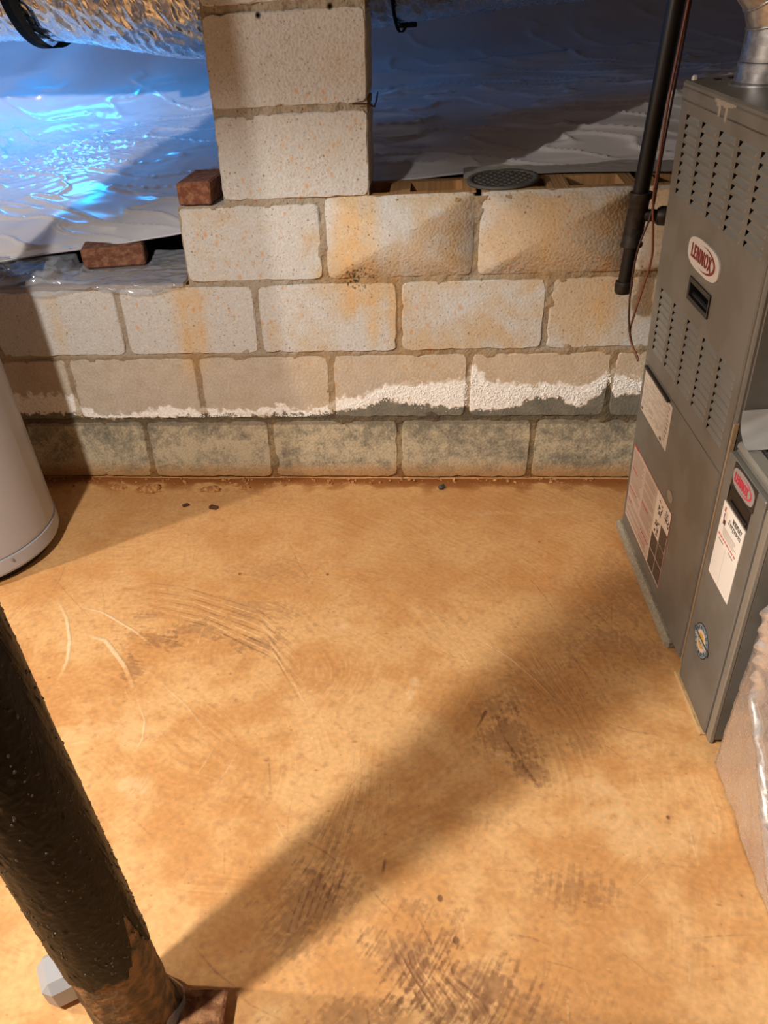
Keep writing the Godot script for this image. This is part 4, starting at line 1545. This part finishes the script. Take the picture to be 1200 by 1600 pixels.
func round_sticker(f: Node3D) -> void:
	var cs := 0.984
	var ct := 0.164
	var z := 0.0074
	var a := 0.041
	var b := 0.0375
	var dark := mat(col(40, 40, 38), 0.5)
	var blue := mat(col(124, 142, 156), 0.5)
	var cream := mat(col(222, 196, 170), 0.5)
	var gold := mat(col(206, 158, 52), 0.5)
	var slate := mat(col(92, 98, 98), 0.5)
	var white := mat(col(214, 214, 206), 0.5)
	var s := obj("round_label", oval(cs, ct, a, b, z - 0.001, z, 2.0), dark, f)
	obj("outer_field", oval(cs, ct, a * 0.93, b * 0.93, z, z + 0.0003, 2.0), blue, s)
	obj("inner_field", oval(cs, ct, a * 0.62, b * 0.62, z, z + 0.0006, 2.0), cream, s)
	# sun with rays
	var st := begin()
	for k in 24:
		var w0 := TAU * k / 24
		var w1 := TAU * (k + 0.5) / 24
		var w2 := TAU * (k + 1) / 24
		var c := Vector3(cs, ct, z + 0.0009)
		var p0 := c + Vector3(cos(w0) * a, sin(w0) * b, 0) * 0.36
		var p1 := c + Vector3(cos(w1) * a, sin(w1) * b, 0) * 0.52
		var p2 := c + Vector3(cos(w2) * a, sin(w2) * b, 0) * 0.36
		tri(st, c, p0, p2)
		tri(st, p0, p1, p2)
	obj("sun", done(st), gold, s)
	obj("banner", box(Vector3(cs + 0.001, ct, z + 0.0008), Vector3(a * 2.24, b * 0.36, 0.0012), 0.0003), dark, s)
	obj("banner_face", box(Vector3(cs + 0.001, ct, z + 0.0012), Vector3(a * 2.12, b * 0.29, 0.0012), 0.0003), slate, s)
	var w := obj("lettering", text_mesh("SOLUTIONS", 0.01, 0.0003), white, s)
	fit_text(w, cs + 0.001, ct, a * 1.7, b * 0.2, z + 0.0021)
	# curved words, letter by letter, in one mesh
	var ring := begin()
	for d in [["HEALTHY", 1.0, 0.77], ["CLIMATE", -1.0, 0.77]]:
		var words: String = d[0]
		for k in words.length():
			var f0 := (k - (words.length() - 1) / 2.0) / (words.length() - 1)
			var ang: float = (PI / 2 - f0 * 2.2) if d[1] > 0 else (-PI / 2 + f0 * 2.2)
			var tm := text_mesh(words[k], 0.0095, 0.0003)
			var turn: float = ang - PI / 2 if d[1] > 0 else ang + PI / 2
			var c := tm.get_aabb().get_center()
			var tr := Transform3D(Basis(Vector3(0, 0, 1), turn), Vector3(cs + cos(ang) * a * d[2], ct + sin(ang) * b * d[2], z + 0.0006))
			ring.append_from(tm, 0, tr * Transform3D(Basis.IDENTITY, -c))
	obj("ring_lettering", ring.commit(), M.ink, s)

# foil-faced return duct standing on the floor in front of the cabinet
func floor_duct() -> void:
	var d := thing("floor_duct", "foil-faced rectangular return duct on the floor nearest the camera beside the filter cabinet", "duct", Vector3(1.8, 0, 1.7))
	var n := noise(5.0, 121, 3)
	var n2 := noise(18.0, 122, 2, FastNoiseLite.TYPE_CELLULAR)
	var mesh := sheet(170, 130, func(u: float, v: float) -> Vector3:
		# u runs round the far end (0..0.3) and along the side (0.3..1)
		var y: float = v * 0.78
		var p := Vector3.ZERO
		var out := Vector3(-1, 0, 0)
		if u < 0.3:
			var t: float = u / 0.3
			p = Vector3(2.1 - 0.605 * t, y, 1.160 - 0.02 * sin(v * 2.2))
			out = Vector3(0, 0, -1)
			var k := smoothstep(0.95, 1.0, t)
			p.z += 0.006 * k
		else:
			var t: float = (u - 0.3) / 0.7
			var z: float = lerpf(1.168 - 0.02 * sin(v * 2.2), 2.4, t)
			var yc := interp([1.13, 1.17, 1.21, 1.285, 1.41, 1.55, 2.5], [0.42, 0.32, 0.225, 0.185, 0.095, 0.0, -0.6], z)
			p = Vector3(1.4925 + maxf(0.0, y - yc) * 0.16, y, z)
			p.x -= 0.009 * exp(-pow((y - yc) / 0.010, 2))
		var w := ridged(n, p.z * 1.2 + p.x, p.y * 1.6) * 0.004 + n2.get_noise_2d(p.z * 1.4 + p.x, p.y * 1.2) * 0.0015
		return p + out * w - d.position, true)
	obj("foil_side", mesh, M.foil_flat, d)
	obj("top", box(Vector3(1.86, 0.783, 1.77) - d.position, Vector3(0.50, 0.02, 1.24), 0.006), M.foil_flat, d)

func water_heater() -> void:
	var h := thing("water_heater", "pale grey cylindrical water heater standing at the left edge near the wall", "water heater", Vector3(-0.45, 0, 0.42))
	h.basis = Basis(Vector3(0, 0, 1), 0.05)
	var R := 0.262
	obj("jacket", lathe([Vector2(R, 0.062), Vector2(R + 0.001, 0.07), Vector2(R + 0.001, 1.60), Vector2(R - 0.004, 1.612), Vector2(R - 0.03, 1.62), Vector2(0, 1.64)], 96), M.enamel, h)
	obj("base_ring", lathe([Vector2(R - 0.02, 0.014), Vector2(R + 0.0005, 0.014), Vector2(R + 0.003, 0.02), Vector2(R + 0.003, 0.057), Vector2(R - 0.004, 0.0605), Vector2(R - 0.02, 0.0605)], 96), M.enamel, h)
	obj("gap_fill", lathe([Vector2(0, -0.012), Vector2(R - 0.025, -0.012), Vector2(R - 0.025, 0.016), Vector2(0, 0.016)], 48), M.gap_black, h)  # black disc stands for the shade in the gap below the base ring
	var a := 0.62
	var sc := obj("screw", box(Vector3.ZERO, Vector3(0.007, 0.007, 0.008), 0.002), M.galvanised, h)
	sc.position = Vector3((R + 0.004) * cos(a), 0.046, (R + 0.004) * sin(a))
	obj("vent_collar", lathe([Vector2(0.06, 1.62), Vector2(0.05, 1.68), Vector2(0.05, CEILING - 0.05)], 32), M.galvanised, h)

func black_pipe() -> void:
	var base := Vector3(0.471, 0.0, 1.76)
	var p := thing("soil_pipe", "thick tar-black upright pipe with a muddy foot in the lower left foreground", "pipe", base)
	var lean := Vector3(-0.05, 1, 0)
	var n := noise(34.0, 131, 2)
	var n2 := noise(9.0, 132, 3)
	var edge := noise(1.3, 133, 3)
	# bare, muddy iron below; the tar coat ends in a ragged lip
	var lower := sheet(96, 60, func(u: float, v: float) -> Vector3:
		var a: float = TAU * u
		var y: float = v * 0.42
		var r := 0.0612 + n2.get_noise_3d(cos(a) * 0.4, y, sin(a) * 0.4) * 0.003 + n.get_noise_3d(cos(a) * 0.3, y, sin(a) * 0.3) * 0.001
		return lean * y + Vector3(cos(a), 0, -sin(a)) * r)
	obj("bare_iron", lower, M.muddy_iron, p)
	var coat := sheet(120, 420, func(u: float, v: float) -> Vector3:
		var a: float = TAU * u
		var y0 := 0.212 + 0.025 * edge.get_noise_2d(cos(a) * 2.0, sin(a) * 2.0) + 0.11 * exp(-pow((wrapf(a + 0.15, -PI, PI)) / 0.2, 2))
		var y: float = lerpf(y0, 2.22, v)
		var bump := n.get_noise_3d(cos(a) * 0.064 * 5.0, y * 3.6, sin(a) * 0.064 * 5.0)
		var r := 0.0637 + maxf(0.0, bump - 0.35) * 0.004 + n2.get_noise_3d(cos(a) * 0.3, y * 0.6, sin(a) * 0.3) * 0.0012
		if v < 0.001:
			r = 0.0615
		return lean * y + Vector3(cos(a), 0, -sin(a)) * r)
	obj("tar_coat", coat, M.tar, p)
	var nub := begin()
	nub.set_smooth_group(-1)
	rbox(nub, Vector3.ZERO, Vector3.ONE, 0.3, Basis.IDENTITY, 0.12)
	var mm := MultiMesh.new()
	mm.transform_format = MultiMesh.TRANSFORM_3D
	mm.mesh = done(nub)
	var clump := noise(1.2, 134, 2)
	var spots := []
	while spots.size() < 900:
		var a := rng.randf() * TAU
		var y := rng.randf_range(0.24, 1.1)
		if clump.get_noise_2d(a * 2.0, y * 8.0) < rng.randf_range(-0.1, 0.4) - (0.15 if y < 0.5 else 0.0):
			continue
		var s := rng.randf_range(0.001, 0.004)
		spots.append(Transform3D(Basis(Vector3.UP, a) * Basis.from_euler(Vector3(rng.randf() * 3, 0, 0)).scaled(Vector3(s * 0.8, s * rng.randf_range(0.8, 1.8), s)), lean * y + Vector3(cos(a), 0, -sin(a)) * 0.0638))
	mm.instance_count = spots.size()
	for k in spots.size():
		mm.set_instance_transform(k, spots[k])
	var nubs := MultiMeshInstance3D.new()
	nubs.name = "tar_lumps"
	nubs.multimesh = mm
	nubs.material_override = M.tar_lump
	nubs.set_meta("kind", "stuff")
	p.add_child(nubs)
	obj("foot_ring", lathe([Vector2(0.06, 0.0), Vector2(0.072, 0.0), Vector2(0.074, 0.012), Vector2(0.066, 0.026), Vector2(0.06, 0.028)], 48), M.muddy_iron, p)
	# scrap of clear wrap round the foot
	var wrap := sheet(60, 14, func(u: float, v: float) -> Vector3:
		var a: float = -2.2 + 3.0 * u
		var r := 0.070 + 0.006 * sin(u * 17.0) * v + 0.008 * (1.0 - v)
		var y: float = 0.008 + 0.05 * v + 0.012 * sin(u * 6.0)
		return lean * y + Vector3(cos(a), 0, -sin(a)) * r)
	obj("plastic_wrap", wrap, M.clear, p)
	# grey plastic shoe behind it and the brick it stands against
	var g := box(Vector3.ZERO, Vector3(0.105, 0.066, 0.075), 0.014, Basis(Vector3.UP, 0.55) * Basis(Vector3(0, 0, 1), 0.06))
	var gp := obj("downspout_shoe", g, M.grey_plastic)
	gp.position = Vector3(0.350, 0.035, 1.708)
	tag(gp, "grey plastic box lying on the floor left of the black pipe foot", "plastic box")
	var br := obj("brick", box(Vector3.ZERO, Vector3(0.066, 0.034, 0.13), 0.004, Basis(Vector3.UP, 0.03), 0.003), M.dusty_brick)
	br.position = Vector3(0.573, 0.016, 1.782)
	tag(br, "flat red-brown brick on the floor against the black pipe foot", "brick")

func small_things() -> void:
	# bricks that hold the plastic down
	var b1 := obj("brick", box(Vector3.ZERO, Vector3(0.090, 0.057, 0.19), 0.004, Basis(Vector3.UP, -0.05), 0.002), M.brick)
	b1.position = Vector3(0.272, 0.8355, -0.108)
	tag(b1, "red brick laid end-on on the block ledge against the left side of the pier", "brick", "loose bricks on the ledges")
	var b2 := obj("brick", box(Vector3.ZERO, Vector3(0.187, 0.057, 0.092), 0.004, Basis(Vector3.UP, 0.19), 0.002), M.brick)
	b2.position = Vector3(-0.060, 0.6465, -0.215)
	tag(b2, "brown brick laid lengthwise on the crumpled clear plastic", "brick", "loose bricks on the ledges")
	grate()
	gas_pipe()
	var st := begin()
	rbox(st, Vector3(0, 0.006, 0), Vector3(0.02, 0.014, 0.016), 0.005, Basis(Vector3.UP, 0.5), 0.003)
	var pb := obj("pebble", done(st), M.stone)
	pb.position = fl(690, 764)
	tag(pb, "small dark grey pebble on the wet floor at the wall foot", "stone")
	for d in [[290, 790, 0.022, 0.7, "dark brown clay crumb on the floor, first in front of the wall foot"], [334, 794, 0.026, -0.4, "curled dark clay flake on the floor beside a smaller crumb"]]:
		var s2 := begin()
		rbox(s2, Vector3(0, 0.002, 0), Vector3(d[2], 0.006, d[2] * 0.6), 0.002, Basis(Vector3.UP, d[3]), 0.003)
		var c := obj("clay_crumb", done(s2), M.dark_crumb)
		c.position = fl(d[0], d[1])
		tag(c, d[4], "clay crumb")
	var k := 0
	for d in [[188, 757, 0.05, 0.018, "rounded tan clay clod at the wall foot, nearest the water heater"], [237, 760, 0.08, 0.02, "largest tan clay clod at the wall foot, long and lumpy"], [332, 760, 0.06, 0.016, "low tan clay clod at the wall foot in front of the second block joint"], [385, 758, 0.035, 0.012, "small flat tan clay clod at the wall foot, farthest from the heater"]]:
		k += 1
		var nn := noise(30.0, 140 + k, 2)
		var c := sheet(28, 12, func(u: float, v: float) -> Vector3:
			var a: float = TAU * u
			var q: float = v * PI / 2
			var r: float = 1.0 + nn.get_noise_2d(cos(a) * 0.06, sin(a) * 0.06 + v * 0.03) * 0.45
			return Vector3(cos(a) * cos(q) * d[2] * 0.5 * r, sin(q) * d[3] * 0.75 * r - 0.002, -sin(a) * cos(q) * d[2] * 0.28 * r))
		var o := obj("clay_clod", c, M.mud)
		o.position = fl(d[0], d[1]) * Vector3(1, 1, 0) + Vector3(0, 0, maxf(0.03, fl(d[0], d[1]).z + 0.02))
		tag(o, d[4], "clay clod", "clay clods along the wall foot")

# round black floor grate lying over an open block core: a lattice of ringed holes in a rim
func grate() -> void:
	var st := begin()
	var hp := 0.0212
	var n := 12
	for r in range(-5, 6):
		for c in range(-6, 7):
			var p := Vector2((c + (0.5 if r % 2 else 0.0)) * hp, r * hp * 0.866)
			if p.length() > 0.078:
				continue
			for i in n:
				var q := []
				for k in [i, i + 1]:
					var a: float = TAU * k / n + PI / 6
					var hex: float = hp * 0.5 / cos(fposmod(a, PI / 3) - PI / 6) * 1.01
					var d := Vector2(cos(a), -sin(a))
					q.append([p + d * hp * 0.34, p + d * hex])
				quad(st, flat3(q[0][0], 0), flat3(q[0][1], 0), flat3(q[1][1], 0), flat3(q[1][0], 0))
				quad(st, flat3(q[0][0], -0.006), flat3(q[0][0], 0), flat3(q[1][0], 0), flat3(q[1][0], -0.006))
				quad(st, flat3(q[0][0], -0.006), flat3(q[1][0], -0.006), flat3(q[1][1], -0.006), flat3(q[0][1], -0.006))
	st.append_from(lathe([Vector2(0.078, -0.007), Vector2(0.093, -0.007), Vector2(0.095, -0.003), Vector2(0.093, 0.001), Vector2(0.086, 0.0012), Vector2(0.078, 0.0005), Vector2(0.078, -0.007)], 48), 0, Transform3D.IDENTITY)
	var g := obj("drain_grate", done(st), M.dusty_plastic)
	g.position = Vector3(1.081, 0.830, -0.101)
	g.basis = Basis(Vector3(1, 0, 0), 0.05) * Basis(Vector3(0, 0, 1), 0.02)
	tag(g, "round black perforated grate lying over an open block core on the ledge", "grate")

func flat3(p: Vector2, y: float) -> Vector3:
	return Vector3(p.x, y, p.y)

func gas_pipe() -> void:
	var p := thing("gas_pipe", "black iron gas pipe with a tee and capped drip leg beside the furnace", "pipe", Vector3(1.388, 0.597, 0.12))
	var X := Vector3(0.008, 0, 0)
	obj("riser", tube([Vector3(0.002, 0.2, 0), Vector3(0.014, 0.8, 0), Vector3(0.03, CEILING - 0.6, 0)], [0.0185], 20), M.iron_dark, p)
	obj("tee", tube([Vector3(0.001, 0.112, 0), Vector3(0.001, 0.118, 0), Vector3(0.0, 0.124, 0), Vector3(0.003, 0.215, 0), Vector3(0.004, 0.222, 0), Vector3(0.004, 0.232, 0)], [0.026, 0.027, 0.0235, 0.0235, 0.0275, 0.0265], 20), M.iron, p)
	obj("drip_leg", tube([Vector3(-0.001, 0.012, 0), Vector3(0.001, 0.12, 0)], [0.0165], 18), M.iron_dark, p)
	obj("cap", tube([Vector3(-0.001, 0.0, 0), Vector3(-0.001, 0.006, 0), Vector3(-0.001, 0.02, 0), Vector3(-0.001, 0.03, 0)], [0.017, 0.0215, 0.0225, 0.021], 20), M.iron, p)
	obj("branch", tube([Vector3(0.002, 0.183, 0), Vector3(0.14, 0.183, 0.05)], [0.0135], 16), M.iron_dark, p)
	obj("branch_nut", tube([Vector3(0.045, 0.183, 0.014), Vector3(0.052, 0.183, 0.017), Vector3(0.068, 0.183, 0.023), Vector3(0.075, 0.183, 0.026)], [0.017, 0.021, 0.021, 0.018], 6), M.iron, p)
	var w1 := []
	var w2 := []
	var data := [[0.052, CEILING - 0.6, 0.02], [0.042, 1.2, 0.02], [0.034, 0.9, 0.022], [0.030, 0.65, 0.026], [0.024, 0.5, 0.03], [0.022, 0.42, 0.03], [0.024, 0.3, 0.032], [0.026, 0.22, 0.034], [0.042, 0.14, 0.03], [0.05, 0.07, 0.02], [0.034, -0.04, 0.02], [0.03, -0.1, 0.03], [0.055, -0.15, 0.06]]
	for d in data:
		w1.append(Vector3(d[0], d[1], d[2]))
	var data2 := [[0.05, CEILING - 0.6, 0.03], [0.036, 1.1, 0.028], [0.034, 0.8, 0.024], [0.033, 0.5, 0.022], [0.03, 0.3, 0.024], [0.03, 0.2, 0.028], [0.012, 0.12, 0.034], [0.01, 0.04, 0.03], [0.018, -0.05, 0.03], [0.034, -0.11, 0.036], [0.055, -0.155, 0.06]]
	for d in data2:
		w2.append(Vector3(d[0], d[1], d[2]))
	var cable := thing("control_wire", "thin red-brown control wires strapped along the black gas pipe", "wire", p.position)
	obj("red_wire", tube(smooth(w1), [0.0028], 7), M.wire_red, cable)
	obj("brown_wire", tube(smooth(w2), [0.0026], 7), M.wire_brown, cable)

func smooth(pts: Array) -> Array:
	var c := Curve3D.new()
	for i in pts.size():
		var t: Vector3 = (pts[mini(i + 1, pts.size() - 1)] - pts[maxi(i - 1, 0)]) * 0.2
		c.add_point(pts[i], -t, t)
	var out := []
	for p in c.tessellate(4, 4):
		out.append(p)
	return out
